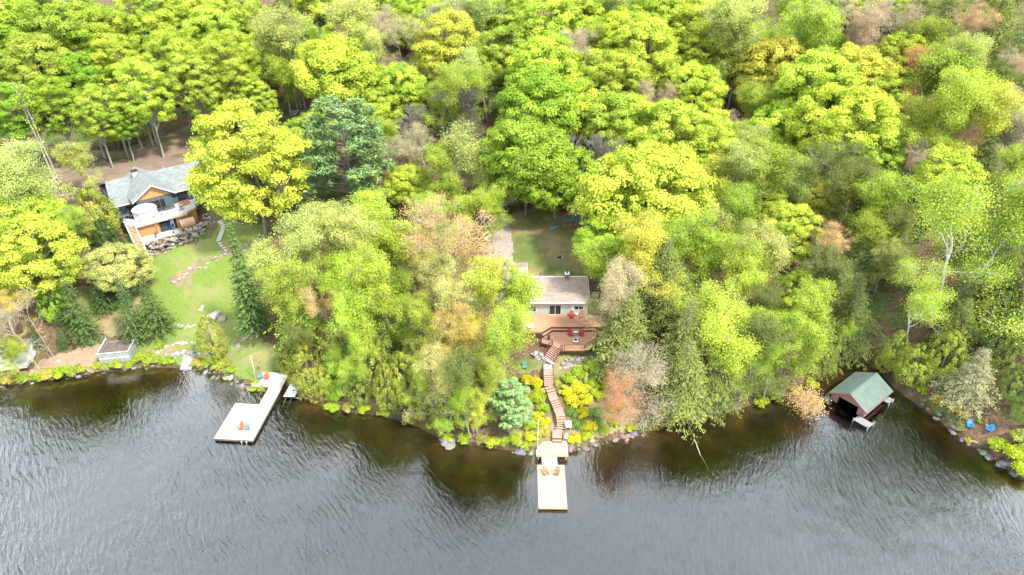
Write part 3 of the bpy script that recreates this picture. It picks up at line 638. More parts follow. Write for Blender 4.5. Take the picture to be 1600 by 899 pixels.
# trees with a trunk or a lean of their own
def special(name, kind_word, foot, top_px, build, col, bark, label, zs=1., cat='tree', h=None):
    w = ground(*foot)
    w.z -= .1
    tm, cm, zc, zt = build
    s = h/zt; r = empty(name, w, 0, label, cat)
    t = obj('trunk', tm, r, sc=(s, s, s*zs)); t.color = BARK[bark]+(1,)
    if cm: c = obj('crown', cm, r, sc=(s, s, s*zs)); c.color = COL[col]+(1,)
    ALLW.append((w.x, w.y, 3)); return r
special('birch_tree', '', (1455, 505), None, branchy(101, per=50, ls=.0125, lev=4, spread=.62, up=1, trunk_h=1.8, tr=.032, stems=2, lean=[(-.10, 0, 1), (.38, -.05, 1)]), 'mid', 'white', 'tall birch with two white trunks forking apart above the yellow-olive cedars', h=27)
special('birch_tree', '', (1422, 532), None, branchy(102, per=38, ls=.0135, lev=4, spread=.7, trunk_h=.9, tr=.03, lean=[(-.25, 0, 1)]), 'lime', 'white', 'smaller white birch leaning left between the boathouse and the twin-trunk birch', h=16)
special('birch_tree', '', (1545, 560), None, branchy(103, per=34, ls=.0115, lev=4, spread=.7, trunk_h=.8, tr=.028, stems=2, lean=[(.35, 0, 1), (.6, .1, 1)]), 'bright', 'white', 'white birch leaning right out of the photo above the blue lakeside chairs', h=19)
special('budding_tree', '', (1412, 235), None, branchy(104, per=20, ls=.022, lev=4, spread=.55, up=1.4, trunk_h=1.6, tr=.03, lean=[(.06, 0, 1)]), 'rust', 'pale', 'slender rust red tree with a pale trunk standing out of the green hillside', h=20)
special('budding_tree', '', (969, 668), None, branchy(105, per=20, ls=.014, lev=4, spread=.85, up=.3, trunk_h=.75, tr=.028, lean=[(.03, 0, 1)]), 'rust', 'pale', 'rust red tree on a pale straight trunk right of the long stairs', h=11)
special('bare_tree', '', (1030, 650), None, branchy(106, per=5, ls=.013, lev=5, spread=.8, up=-.2, trunk_h=1.2, tr=.03, lean=[(-.45, .1, 1)]), 'tan', 'pale', 'dead hemlock with tangled pale branches and a few dry tan needles', h=12)
special('bare_tree', '', (1195, 622), None, branchy(107, per=6, ls=.014, lev=4, spread=.6, up=-.5, trunk_h=.6, tr=.022, lean=[(.6, -.3, .85)]), 'orange', 'pale', 'half-dead leaning tree with orange tips reaching over the water left of the boathouse', h=9)
special('bare_tree', '', (508, 603), None, branchy(108, leafy=False, lev=3, spread=.7, trunk_h=.6, tr=.03, lean=[(-.5, -.2, 1)]), 'grey', 'white', 'short bleached dead snag among the cedars right of the L-shaped dock', h=6)
special('bare_tree', '', (912, 330), None, branchy(109, leafy=False, lev=5, spread=.55, up=1.1, trunk_h=.5, tr=.03, stems=2), 'grey', 'grey', 'grey leafless tree in the dark gap above the woodshed', h=17)
special('budding_tree', '', (68, 588), None, branchy(110, per=2, ls=.018, lev=4, spread=.55, up=.8, trunk_h=1.3, tr=.018, lean=[(-.12, .05, 1)]), 'gold', 'pale', 'thin pale nearly leafless tree at the water left of the grey deck shelter', h=15)
special('budding_tree', '', (86, 560), None, branchy(111, per=1, ls=.018, lev=3, spread=.5, up=.8, trunk_h=1.5, tr=.014, lean=[(-.22, .1, 1)]), 'gold', 'pale', 'leaning pole-thin tree between the small cream shed and the grey deck shelter', h=13)
# bare straight trunks standing along the dirt road
for i, (px, py, hh, ln) in enumerate([(92,282,19,-.20),(86,281,20,-.16),(165,248,15,-.08),(200,243,15,-.05),(148,252,13,-.1),(246,226,18,-.10),(240,228,16,-.06),(118,252,13,-.1),(344,192,16,-.06),(425,176,13,0),(455,180,16,.02),(470,168,14,0),(62,262,15,-.1),(222,232,12,-.03),(300,205,12,0),(605,196,12,0),(30,255,14,-.1)]):
    w = ground(px, py); rng = np.random.default_rng(300+i); segs = []
    pts = limb(segs, (0, 0, -.3), (ln*hh*.3, 0, hh), .24, .07, rng, 8, 0, .012)
    for k in range(14):
        t = rng.uniform(.55, .98); b = pts[0]+(pts[-1]-pts[0])*t; wv_ = rng.uniform(0, 6.28)
        limb(segs, b, b+np.array([math.cos(wv_), math.sin(wv_), .6])*rng.uniform(.8, 2.2), .05, .015, rng, 3)
    P_ = np.concatenate([np.array(s[1])+rng.normal(size=(14, 3))*.35 for s in segs[8:]])
    r = empty('slender_tree', w, 0, 'x', 'tree'); t = obj('trunk', tubes(segs, 6), r); t.color = jit(BARK['pale'])
    c = obj('crown', leaves(P_, rng.normal(size=P_.shape)+[0, 0, .8], .16*rng.uniform(.7, 1.3, len(P_)), .6, rng.uniform(0, 1, len(P_)), rng=rng), r); c.color = jit(COL['mid'])
    TREES.append([px, py, 'slender', 'grey', r, 30]); ALLW.append((w.x, w.y, 1))

# more of the forest between and beyond: real trees at a natural spacing
CLEAR.append([(-7,88),(16,88),(16,108),(-7,108)]); CLEAR.append([tuple(hw(u, v)[:2]) for u, v in ((-10,-8),(12,-8),(12,17),(-10,17))])
CLEAR.append([(-6,60),(19,60),(19,95),(-6,95)]); CLEAR.append([(59,66),(71,66),(71,79),(59,79)]); CLEAR.append([(48,70),(66,76),(62,86),(50,88)]); CLEAR.append([(-95, 80), (-36, 78), (-36, 112), (-60, 124), (-95, 124)]); CLEAR.append([(-7,95),(18,95),(18,122),(-7,122)])
frng = random.Random(5); nfill = 0; tries = 0
while nfill < 70 and tries < 9000:
    tries += 1
    y = frng.uniform(78, 215); x = frng.uniform(-.78, .82)*(y*.86+25)
    d = y-float(np.interp(x, SX, SY))
    if d < 3.5 or any(inside(pl, x, y) for pl in CLEAR): continue
    if any((x-a)**2+(y-b)**2 < (3.4+.32*R)**2 for a, b, R in ALLW): continue
    z = hz(x, y); qx, qy = to_px((x, y, z+7))
    if not (-60 < qx < 1660) or qy < -30: continue
    if d < 12: kd, cl = frng.choice([('hemlock','olive'),('cedar','cedar'),('loose','mid')])
    else: kd, cl = frng.choice([('maple','lime'),('maple','mid'),('loose','pale'),('loose','mid'),('hemlock','darkolive'),('spruce','dark')])
    R = frng.uniform(3.0, 4.2)*(.62 if kd in ('cedar', 'spruce') else 1)
    r = plant(kd, Vector((x, y, z-.1)), R, cl); TREES.append([qx, qy, kd, cl, r, 30]); nfill += 1
# beyond the frame on both sides and over the brow, so the wood goes on
for k in range(26):
    y = frng.uniform(95, 215); sd_ = -1 if k % 2 else 1; x = sd_*(.80*(y*.86+25)+frng.uniform(2, 18))
    z = hz(x, y)
    r = plant(frng.choice(['maple', 'loose', 'hemlock']), Vector((x, y, z-.1)), frng.uniform(4, 5.5), frng.choice(['lime', 'mid', 'olive']))
    qx, qy = to_px((x, y, z+7)); TREES.append([qx, qy, 'maple', 'mid', r, 30])

LAND = [('the blue-grey house', 235, 300), ('the beige-roofed cottage', 880, 460), ('the green-roofed boathouse', 1345, 610), ('the woodshed', 895, 350), ('the L-shaped dock', 410, 620),
 ('the long red stairs', 865, 640), ('the grey deck shelter', 175, 545), ('the pale boulder', 333, 493), ('the gravel turning area', 480, 195), ('the twin-trunk birch', 1470, 400),
 ('the blue lakeside chairs', 1530, 665), ('the rust red hillside tree', 1425, 170), ('the bare grey crown', 722, 165), ('the blue-green pine', 540, 245), ('the large orange tree', 722, 385),
 ('the dirt road', 150, 270), ('the top left corner of the photo', 0, 0), ('the top edge above the house', 300, 0), ('the top centre of the photo', 800, 0), ('the top edge above the cottage', 1050, 0),
 ('the top right corner of the photo', 1600, 0), ('the drooping birch', 1140, 480), ('the big round maple', 1005, 300), ('the barrel sauna', 297, 348), ('the red chairs', 900, 510), ('the fire pit', 872, 402)]
ORD = ['nearest', 'second nearest', 'third nearest', 'fourth nearest', 'fifth nearest', 'sixth nearest', 'seventh nearest', 'eighth nearest']
def ORDW(i): return ORD[i] if i < 8 else ['ninth','tenth','eleventh','twelfth','thirteenth','fourteenth','fifteenth','sixteenth','seventeenth','eighteenth','nineteenth','twentieth'][min(i-8, 11)]+' nearest'
bk = {}
for t in TREES:
    px, py, kd, cl, r, rp = t
    bl = min(LAND, key=lambda l: (l[1]-px)**2+(l[2]-py)**2); dx, dy = px-bl[1], py-bl[2]
    rel = ('right of' if dx > 0 else 'left of') if abs(dx) > abs(dy) else ('behind' if dy < 0 else 'in front of')
    if 'edge' in bl[0] or 'corner' in bl[0] or 'centre' in bl[0]: rel = 'to'
    look = WORD.get(cl, 'green')
    kw = 'slender pale-trunked tree' if kd == 'slender' else KIND[kd][1]
    base = (kw if kd == 'slender' or kd == 'bare' else f'{look} {kw}')
    if kd == 'bare': base = 'grey leafless tree'
    bk.setdefault((base, rel, bl[0]), []).append((dx*dx+dy*dy, id(r), r))
for (b, rel, lm), rs in bk.items():
    rs.sort()
    for i, (_, _, r) in enumerate(rs):
        r['label'] = f'{b} {rel} {lm}' if (len(rs) == 1 and rel != 'to') else (f'{b} {ORDW(i)} to {lm}' if rel == 'to' else f'{b}, {ORDW(i)} one {rel} {lm}')
        r['group'] = 'trees of the lakeside forest'

# undergrowth: saplings and leafy ground cover nobody could count
rng = np.random.default_rng(77); P_ = []
while len(P_) < 5500:
    y = rng.uniform(70, 200); x = rng.uniform(-.8, .8)*(y*.86+20); d = y-float(np.interp(x, SX, SY))
    if d < .5 or any(inside(pl, x, y) for pl in CLEAR): continue
    P_.append((x, y, hz(x, y)+.2, rng.uniform(.4, 1.3)))
P_ = np.array(P_); K_ = 16; Q = np.repeat(P_, K_, 0); q = norm(rng.normal(size=(len(Q), 3))); q[:, 2] = np.abs(q[:, 2])
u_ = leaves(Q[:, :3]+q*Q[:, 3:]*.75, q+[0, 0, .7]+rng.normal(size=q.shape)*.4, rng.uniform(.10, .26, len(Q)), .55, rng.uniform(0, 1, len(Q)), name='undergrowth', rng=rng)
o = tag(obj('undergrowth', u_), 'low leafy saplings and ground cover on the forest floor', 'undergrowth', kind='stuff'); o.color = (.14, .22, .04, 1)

# blades of longer grass over the lawns and banks
rng = np.random.default_rng(78); P_ = []; green_polys = [CLEAR[k] for k in LAWNS]
for pl in green_polys:
    xs = [a[0] for a in pl]; ys = [a[1] for a in pl]; area = (max(xs)-min(xs))*(max(ys)-min(ys)); n_ = int(area*16)
    for x, y in zip(rng.uniform(min(xs), max(xs), n_), rng.uniform(min(ys), max(ys), n_)):
        if inside(pl, x, y) and mnoise.noise(Vector((x*.35, y*.35, 5))) > -.12: P_.append((x, y, hz(x, y)+.10))
P_ = np.array(P_); q = rng.normal(size=P_.shape)*[1, 1, .2]
o = tag(obj('grass', leaves(P_, q+[0, 0, .9], rng.uniform(.05, .13, len(P_)), .35, rng.uniform(0, 1, len(P_)), name='grass', rng=rng)), 'short tufts of green grass on the lawns', 'grass', kind='stuff'); o.color = (.27, .36, .08, 1)

# ------------------------------------------------------------------ shrubs
BUSH = [bushmesh(s) for s in (1, 2, 3, 4)]
def shrub(px, py, rpx, col, label, group, k, hs=1., h0=0.):
    w = ground(px, py); R = 1.28*rpx*depth_of(w)/F
    o = obj('shrub', BUSH[k % 4], loc=w-Vector((0, 0, .08)), rot=(0, 0, k*1.7), sc=(R, R, R*1.15*hs)); o.color = jit(col, .08); tag(o, label, 'shrub', group)
YB = (.68, .64, .04); YG = (.50, .60, .05); GB = (.20, .34, .07); LG = (.40, .52, .05); OB = (.55, .45, .10)
gs = [(835,602,13,YB,'left of the stair top'),(822,596,11,YB,'left of the stair top'),(842,616,11,YG,'left of the stair top'),(838,628,13,YG,'left of the stairs'),(848,640,10,LG,'left of the stairs'),(840,655,13,YB,'left of the stairs'),(850,664,11,YB,'left of the stairs'),
 (830,668,12,YG,'near the white pole'),(845,680,12,OB,'near the white pole'),(828,686,12,YB,'near the white pole'),(806,690,12,YG,'at the shore left of the landing'),(788,692,10,LG,'at the shore left of the landing'),(822,698,9,YG,'at the shore left of the landing'),
 (888,596,13,LG,'right of the stair top'),(903,588,14,LG,'below the red deck'),(922,576,14,LG,'below the red deck'),(930,590,12,GB,'below the red deck'),(884,616,13,YB,'right of the stairs'),(903,612,15,YB,'right of the stairs'),(924,606,12,LG,'right of the stairs'),(895,632,14,YB,'right of the stairs'),(915,630,14,YB,'right of the stairs'),
 (935,622,13,YG,'beside the rust red tree'),(945,610,11,LG,'beside the rust red tree'),(892,648,11,GB,'right of the lower stairs'),(910,650,13,YB,'right of the lower stairs'),(930,650,13,GB,'right of the lower stairs'),(902,668,12,GB,'right of the lower stairs'),(920,670,12,YB,'above the shore rocks'),(935,664,11,GB,'above the shore rocks'),
 (898,690,12,YB,'rounded one beside the landing'),(918,684,10,YG,'above the shore rocks'),(945,676,9,LG,'above the shore rocks'),(958,664,9,LG,'at the foot of the rust red tree'),(985,672,9,YG,'at the foot of the rust red tree'),(870,600,6,YG,'right of the stair top'),(958,640,10,YG,'beside the rust red tree')]
seen = {}
for i, (px, py, r_, c, wh) in enumerate(gs):
    cw = {YB: 'golden yellow', YG: 'yellow-green', LG: 'bright green', GB: 'grey-green', OB: 'dull golden'}[c]; key = (cw, wh); seen[key] = seen.get(key, 0)+1
    n_ = sum(1 for g_ in gs if g_[3] == c and g_[4] == wh); pos = ORD[seen[key]-1].replace(' nearest', '').replace('nearest', 'first') + ' from the house, ' if n_ > 1 else ''
    shrub(px, py, r_, c, f'{cw} garden shrub, {pos}{wh}', 'garden shrubs around the long stairs', i)
LS = ['at the water below the small cream shed','in front of the reddish leaf litter, second from its left end','in the middle of the reddish leaf litter front','at the foot of the pale nearly leafless tree','touching the left corner of the boat store','under the front wall of the boat store','at the right corner of the boat store','on the bank just right of the boat store','between boat store and stone steps','left beside the stone steps','right beside the stone steps','between stone steps and shore cedar','at the foot of the shore cedar','at the water right of the shore cedar','left of the leaning pale trunks by the water','nearest the dock pad','inside the corner of the L-shaped dock','at the rocks left of the dock pad','behind the white platform under the cedars','small, on the slope right of the boat store','hanging over the water at the left photo edge']
for i, (px, py, r_) in enumerate([(75,588,14),(98,585,16),(122,582,14),(60,592,12),(160,574,13),(185,570,15),(205,570,12),(222,562,13),(238,566,12),(262,566,12),(310,568,11),(330,568,13),(348,573,13),(362,580,9),(35,594,12),(400,600,8),(410,608,8),(395,610,7),(445,582,9),(250,542,8),(12,596,10)]):
    shrub(px, py, r_, LG if i % 2 else OB if i % 5 == 0 else (.36, .44, .06), f'{"leafy bright green" if i%2 else "yellowish"} shrub {LS[i]}', 'shrubs along the left shore', i, .8)
for i, (px, py, r_, c) in enumerate([(1470,630,12,(.6,.40,.08)),(1490,640,14,(.62,.42,.07)),(1505,650,9,(.5,.42,.08)),(1552,694,9,YG),(1560,700,15,LG),(1580,712,20,YG),(1595,738,18,YG),(1590,684,12,LG),(1598,690,18,(.4,.46,.1)),(1512,690,7,OB),(1530,660,5,LG),(1440,612,10,LG),(1500,668,8,(.3,.34,.1)),(1425,605,9,(.3,.34,.08))]):
    shrub(px, py, r_, c, f'{["orange-yellow","orange-yellow","yellowish olive","lime","bright green","large lime","bushy lime","leafy green","pale olive","dull gold","small green","green","low olive","short olive"][i]} shrub on the right shore {["left of the blue chairs","right below the cedars","close to the rocks","right of the lower blue chair","below the blue chairs","hanging over the water edge","lowest at the photo edge","right of the blue chairs","at the right edge of the photo","among the shore rocks","between the two blue chairs","right of the boathouse","between hemlock and rocks","beside the boathouse corner"][i]}', 'shrubs on the right shore', i)
for i, (px, py, r_) in enumerate([(520,640,11),(545,640,12),(570,642,10),(600,648,10),(640,660,10),(700,686,10),(725,688,12),(755,690,12),(770,694,11),(672,668,9),(492,626,10),(1188,632,12),(1212,622,12),(1240,612,12),(1266,603,11)]):
    shrub(px, py, r_, [LG, (.45, .40, .12), YG][i % 3], f'{["green","tan","lime"][i%3]} waterside shrub, {["first","second","third","fourth","fifth","sixth","seventh","eighth","ninth","tenth","eleventh","twelfth","thirteenth","fourteenth","fifteenth"][i]} along the bank from platform to boathouse', 'waterside shrubs under the middle trees', i)

# ------------------------------------------------------------------ stones
def stonemesh(seed, rough=.28):
    bm = bmesh.new(); bmesh.ops.create_icosphere(bm, subdivisions=2, radius=1); r = random.Random(seed); off = Vector((r.uniform(0, 99), r.uniform(0, 99), 0))
    for v in bm.verts:
        v.co *= 1+rough*mnoise.noise(v.co*1.3+off)*1.6; v.co.z *= .7
    me = bpy.data.meshes.new('stone'); bm.to_mesh(me); bm.free(); me.materials.append(M['stone']); return me
STM = [stonemesh(s) for s in range(6)]
srng = random.Random(3)
def stone(name, w, sz, parent=None, col=None, sink=.3, flat=.75):
    o = obj(name, STM[srng.randrange(6)], parent, loc=(w[0], w[1], w[2]+sz*flat*.35-sink*sz), rot=(srng.uniform(-.3, .3), srng.uniform(-.3, .3), srng.uniform(0, 6.28)), sc=(sz*srng.uniform(.8, 1.3), sz*srng.uniform(.7, 1.), sz*srng.uniform(.6, 1.)*flat/.75))
    k = srng.uniform(.75, 1.15); c = col or (.40, .37, .34); o.color = (c[0]*k, c[1]*k, c[2]*k, 1); return o
ONES=['','first','second','third','fourth','fifth','sixth','seventh','eighth','ninth','tenth','eleventh','twelfth','thirteenth','fourteenth','fifteenth','sixteenth','seventeenth','eighteenth','nineteenth']
TENS={2:'twent',3:'thirt',4:'fort'}
def ordw(k):
    if k < 20: return ONES[k]
    return TENS[k//10]+('ieth' if k % 10 == 0 else 'y-'+ONES[k % 10])
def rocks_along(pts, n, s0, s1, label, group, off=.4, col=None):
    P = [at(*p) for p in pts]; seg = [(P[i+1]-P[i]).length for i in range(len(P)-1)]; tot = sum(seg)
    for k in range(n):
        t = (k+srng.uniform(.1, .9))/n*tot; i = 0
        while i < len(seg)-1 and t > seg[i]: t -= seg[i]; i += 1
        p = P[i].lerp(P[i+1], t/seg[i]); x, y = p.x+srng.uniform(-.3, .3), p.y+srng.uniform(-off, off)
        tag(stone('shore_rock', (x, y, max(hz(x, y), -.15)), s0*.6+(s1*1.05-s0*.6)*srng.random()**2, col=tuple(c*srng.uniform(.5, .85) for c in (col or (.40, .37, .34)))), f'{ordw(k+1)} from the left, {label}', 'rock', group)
rocks_along([(0,604),(90,591),(140,586),(200,577),(250,574)], 26, .2, .55, 'grey shore rock on the left bank', 'rocks on the left bank')
rocks_along([(290,577),(320,580),(350,592),(385,604),(420,612)], 40, .2, .5, 'pale shore rock left of the L-shaped dock', 'rocks beside the L-shaped dock', .7, (.5, .46, .42))
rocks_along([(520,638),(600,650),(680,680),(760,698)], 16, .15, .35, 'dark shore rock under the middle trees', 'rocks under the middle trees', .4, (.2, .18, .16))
rocks_along([(690,686),(706,692)], 4, .7, 1.1, 'large grey rock at the middle shore tip', 'large rocks of the middle tip', .3)
rocks_along([(800,704),(838,708)], 10, .3, .7, 'grey shore rock left of the landing', 'rocks left of the landing')
rocks_along([(890,706),(935,691),(985,683),(1010,674)], 22, .3, .75, 'grey shore rock right of the landing', 'rocks right of the landing', .5, (.40, .36, .32))
rocks_along([(1440,636),(1480,664),(1500,685),(1530,702),(1570,730),(1600,750)], 28, .3, .75, 'grey shore rock below the blue chairs', 'rocks below the blue chairs', .7, (.36, .32, .30))
tag(stone('boulder', ground(330, 496), 1.5, col=(.56, .51, .48), flat=.7), 'big pale boulder lying on the left lawn', 'boulder')
tag(stone('boulder', ground(347, 498), .9, col=(.52, .38, .30), flat=.7), 'smaller brown boulder against the right of the big pale one', 'boulder')
tag(stone('boulder', ground(315, 482), .6, col=(.72, .69, .64), flat=.7), 'small whitish boulder on the lawn behind the big pale one', 'boulder')
tag(stone('boulder', ground(92, 566), .5, col=(.66, .52, .46), flat=1), 'pinkish upright stone in the leaf litter', 'boulder')
# dry stone walls and kerbs: every stone a part
def stonewall(name, pts, n, s0, s1, label, cat, rows=1, dz=.35, col=(.5, .45, .4), spread=.25, zs=None):
    W_ = [ground(*p) for p in pts]; r = empty(name, W_[0], 0, label, cat); seg = [(W_[i+1]-W_[i]).length for i in range(len(W_)-1)]; tot = sum(seg)
    for row in range(rows):
        for k in range(n):
            t = (k+srng.uniform(.2, .8))/n*tot; i = 0
            while i < len(seg)-1 and t > seg[i]: t -= seg[i]; i += 1
            p = W_[i].lerp(W_[i+1], min(1, t/seg[i])); x = p.x+srng.uniform(-spread, spread); y = p.y+srng.uniform(-spread, spread)+row*.35
            stone('stone', Vector((x, y, hz(x, y)+row*dz))-W_[0], srng.uniform(s0, s1), r, col=col)
    return r
stonewall('rock_wall', [(230,400),(250,394),(275,384),(296,373),(316,364)], 30, .22, .48, 'rough rock wall holding up the patio of the blue-grey house', 'rock wall', 4, .36, (.40, .36, .29), .5)
stonewall('rock_wall', [(304,366),(318,362),(326,350),(318,338)], 14, .2, .4, 'loose rock bank beside the barrel sauna', 'rock wall', 2, .3, (.45, .42, .38), .5)
stonewall('stone_edging', [(318,348),(338,350),(350,355),(365,350),(378,340)], 16, .2, .4, 'row of stones between the house and the stepping path', 'stone edging', 1, .3, (.52, .47, .42), .5)
stonewall('stone_edging', [(262,447),(300,428),(345,400),(400,380),(425,360)], 30, .2, .45, 'broken line of stones across the dirt slope', 'stone edging', 1, .3, (.42, .36, .31), .9)
stonewall('stone_edging', [(268,508),(290,512),(318,508)], 14, .2, .4, 'short row of stones left of the big pale boulder', 'stone edging', 1, .3, (.55, .48, .43), .3)
stonewall('stone_edging', [(245,552),(262,540),(285,535),(310,537)], 26, .22, .42, 'curved row of stones above the waterfront grass', 'stone edging', 1, .3, (.52, .47, .42), .25)
stonewall('stone_edging', [(365,545),(378,532),(392,528)], 10, .2, .4, 'short stone row right of the shoreline cedar', 'stone edging', 1, .3, (.52, .47, .42), .3)
stonewall('rock_wall', [(255,560),(285,556),(330,560)], 22, .3, .5, 'low stacked stone wall over the stone steps', 'rock wall', 2, .3, (.42, .39, .34), .3)
stonewall('rock_wall', [(832,556),(845,562),(852,566)], 9, .25, .4, 'small whitish rock wall left of the deck stairs', 'rock wall', 2, .3, (.42, .39, .35), .3)
stonewall('rock_wall', [(878,572),(895,568),(915,562),(930,560)], 16, .22, .36, 'grey rockery wall below the red deck', 'rock wall', 2, .25, (.42, .40, .38), .3)
stonewall('stone_edging', [(872,576),(888,573),(900,571)], 8, .2, .34, 'row of white edging stones in front of the rockery', 'stone edging', 1, .25, (.55, .52, .47), .15)
stonewall('rock_pile', [(455,172),(470,176),(480,180)], 12, .4, .75, 'pile of tan boulders beside the gravel turning area', 'rock pile', 1, .3, (.50, .40, .32), .8)
r = empty('stone_steps', ground(290, 575), 0, 'flat stone steps leading down to the lake from the left lawn', 'steps')
for k in range(5):
    p = ground(291+k*1.2, 576-k*4.2)-r.location; mb = MB().box(-.9, .9, -.28, .28, -.3, .0)
    o = mb.build('step', M['stone'], r, loc=p+Vector((0, 0, .16)), rot=(0, 0, srng.uniform(-.1, .1))); o.color = (.55, .50, .45, 1)
# stepping path
r = empty('stepping_path', ground(348, 372), 0, 'curved pale path of flat slabs on the left lawn', 'path'); pp = [(344,347),(349,353),(348,360),(345,368),(342,376),(347,384),(354,391),(359,394)]
pw = [ground(*p) for p in pp]; cum = 0
for i in range(len(pw)-1):
    n = max(1, round((pw[i+1]-pw[i]).length/.62))
    for k in range(n):
        p = pw[i].lerp(pw[i+1], k/n); p.z = hz(p.x, p.y); d = pw[i+1]-pw[i]
        o = MB().prism([(-.42, -.26), (-.1, -.34), (.4, -.24), (.44, .2), (.1, .3), (-.38, .24)], -.05, .14).build('slab', M['stone'], r, loc=p-r.location, rot=(0, 0, math.atan2(d.y, d.x)+math.pi/2+srng.uniform(-.15, .15))); o.color = (.75, .70, .60, 1)

# ------------------------------------------------------------------ chairs
def adirondack(name, col, loc, face, label, group=None, dim=None):
    """face: compass angle the sitter looks along"""
    r = empty(name, loc, face-math.pi/2, label, 'chair', group)
    def part(nm, mb):
        o = mb.build(nm, M['paint'], r); o.color = c4(dim or col); return o
    s_ = MB()
    for k in range(5): a = -.30+k*.125; s_.slab((-.27, a, .30-.0-.16*(.3-a-.0)+0), (.27, a, .30-.16*(.3-a)), (.27, a+.115, .30-.16*(.3-a-.115)), (-.27, a+.115, .30-.16*(.3-a-.115)), .03)
    part('seat', s_); b = MB()
    for k in range(-2, 3):
        h = 1.0-.045*k*k; b.slab((k*.108-.05, -.28, .22), (k*.108+.05, -.28, .22), (k*.125+.055, -.28-.42*h*.75, .22+h*.78), (k*.125-.055, -.28-.42*h*.75, .22+h*.78), .03)
    b.beam((-.27, -.47, .58), (.27, -.47, .58), .03, .06); part('backrest', b)
    for sx in (-1, 1):
        part('armrest', MB().box(sx*.36-.07, sx*.36+.07, -.42, .34, .56, .59))
        part('leg', MB().box(sx*.29-.025, sx*.29+.025, .24, .33, 0, .56)); part('leg', MB().beam((sx*.29, .30, .26), (sx*.29, -.62, .04), .04, .12))
    return r
def S_(a): return math.radians(a)
RED = (.50, .05, .05)
def pz(px, py, z): return at(px, py, z)
adirondack('adirondack_chair', RED, pz(893.5, 496.5, 6.52), S_(-80), 'red adirondack chair against the cottage wall, left of the window pair', 'red chairs on the cottage deck')
adirondack('adirondack_chair', RED, pz(908.5, 496.5, 6.52), S_(-105), 'red adirondack chair against the cottage wall nearest the corner', 'red chairs on the cottage deck')
adirondack('adirondack_chair', RED, pz(891.5, 524, 5.92), S_(-60), 'left red adirondack chair at the white fire table', 'red chairs on the cottage deck')
adirondack('adirondack_chair', RED, pz(908, 524, 5.92), S_(-110), 'right red adirondack chair at the white fire table', 'red chairs on the cottage deck')
adirondack('adirondack_chair', (.80, .16, .05), pz(377, 670.5, .53), S_(-100), 'orange adirondack chair at the end of the L-shaped dock')
adirondack('adirondack_chair', (.22, .26, .32), pz(387, 671, .53), S_(-75), 'slate grey adirondack chair at the end of the L-shaped dock')
adirondack('adirondack_chair', (.18, .26, .34), pz(406, 592, .53), S_(-110), 'blue-grey adirondack chair at the shore end of the L-shaped dock')
adirondack('adirondack_chair', (.80, .16, .05), pz(417, 592, .53), S_(-85), 'orange adirondack chair at the shore end of the L-shaped dock')
adirondack('adirondack_chair', (.02, .30, .70), ground(1514, 668)+Vector((0, 0, .05)), S_(-115), 'bright blue adirondack chair higher up the right bank')
adirondack('adirondack_chair', (.02, .26, .62), ground(1545, 674)+Vector((0, 0, .05)), S_(-150), 'bright blue adirondack chair nearest the right photo edge')
adirondack('lounge_chair', (.36, .22, .15), pz(853, 741, .53), S_(-66), 'brown reclining chair on the left of the straight dock', 'brown chairs on the straight dock')
adirondack('lounge_chair', (.36, .22, .15), pz(870, 741, .53), S_(-110), 'brown reclining chair on the right of the straight dock', 'brown chairs on the straight dock')

def boards(mb, x0, x1, y0, y1, z, along='x', w=.15, gap=.022, t=.035, poly=None):
    lo, hi = (y0, y1) if along == 'x' else (x0, x1); n = max(1, round((hi-lo)/w)); w = (hi-lo)/n
    for k in range(n):
        a = lo+k*w+gap/2; b = lo+(k+1)*w-gap/2; dz = srng.uniform(-.003, .003); p, q = (x0, x1) if along == 'x' else (y0, y1)
        if poly:
            mid = (a+b)/2; xs = []
            for i in range(len(poly)):
                (xa, ya), (xb, yb) = poly[i], poly[(i+1) % len(poly)]
                if along != 'x': xa, ya, xb, yb = ya, xa, yb, xb
                if (ya > mid) != (yb > mid): xs.append(xa+(xb-xa)*(mid-ya)/(yb-ya))
            if len(xs) < 2: continue
            p, q = min(xs), max(xs)
        if along == 'x': mb.box(p, q, a, b, z-t+dz, z+dz)
        else: mb.box(a, b, p, q, z-t+dz, z+dz)
    return mb
def stuff(o): o['kind'] = 'stuff'; return o

# ------------------------------------------------------------------ straight dock, landing and stairs
r = empty('dock', (5.22, 62.2, 0), S_(-.6), 'straight pale wooden dock with two brown chairs below the long stairs', 'dock')
stuff(boards(MB(), -1.78, 1.78, -3.55, 3.55, .52, 'y', .14).build('decking', M['newwood'], r))
f_ = MB(); f_.box(-1.78, 1.78, -3.60, -3.553, .18, .50).box(-1.78, 1.78, 3.553, 3.6, .18, .50).box(-1.83, -1.783, -3.6, 3.6, .18, .50).box(1.783, 1.83, -3.6, 3.6, .18, .50)
f_.build('frame', M['barrel'], r); 
fl = MB(); [fl.box(-1.6, 1.6, y, y+1.2, -.25, .17) for y in (-3.3, -.6, 2.1)]; fl.build('float', M['black'], r)
r = empty('gangway', (4.98, 66.6, 0), 0, 'short white gangway linking the straight dock to the landing', 'gangway')
w0, w1 = at(859, 727, .55), at(859, 711, .9); r.location = (w0.x, w0.y, 0)
boards(MB(), -.98, .98, -.1, (w1.y-w0.y)+.1, .60, 'x', .14).build('decking', M['white'], r); MB().box(-1.03, -.985, -.1, w1.y-w0.y+.1, .45, .62).build('rail', M['white'], r); MB().box(.985, 1.03, -.1, w1.y-w0.y+.1, .45, .62).build('rail', M['white'], r)
a_, b_, c_, d_ = at(838, 711, .95), at(888, 711, .95), at(886, 689, .95), at(850, 690, .95)
r = empty('landing_deck', (0, 0, 0), 0, 'orange-tinted wooden landing platform at the foot of the stairs', 'deck')
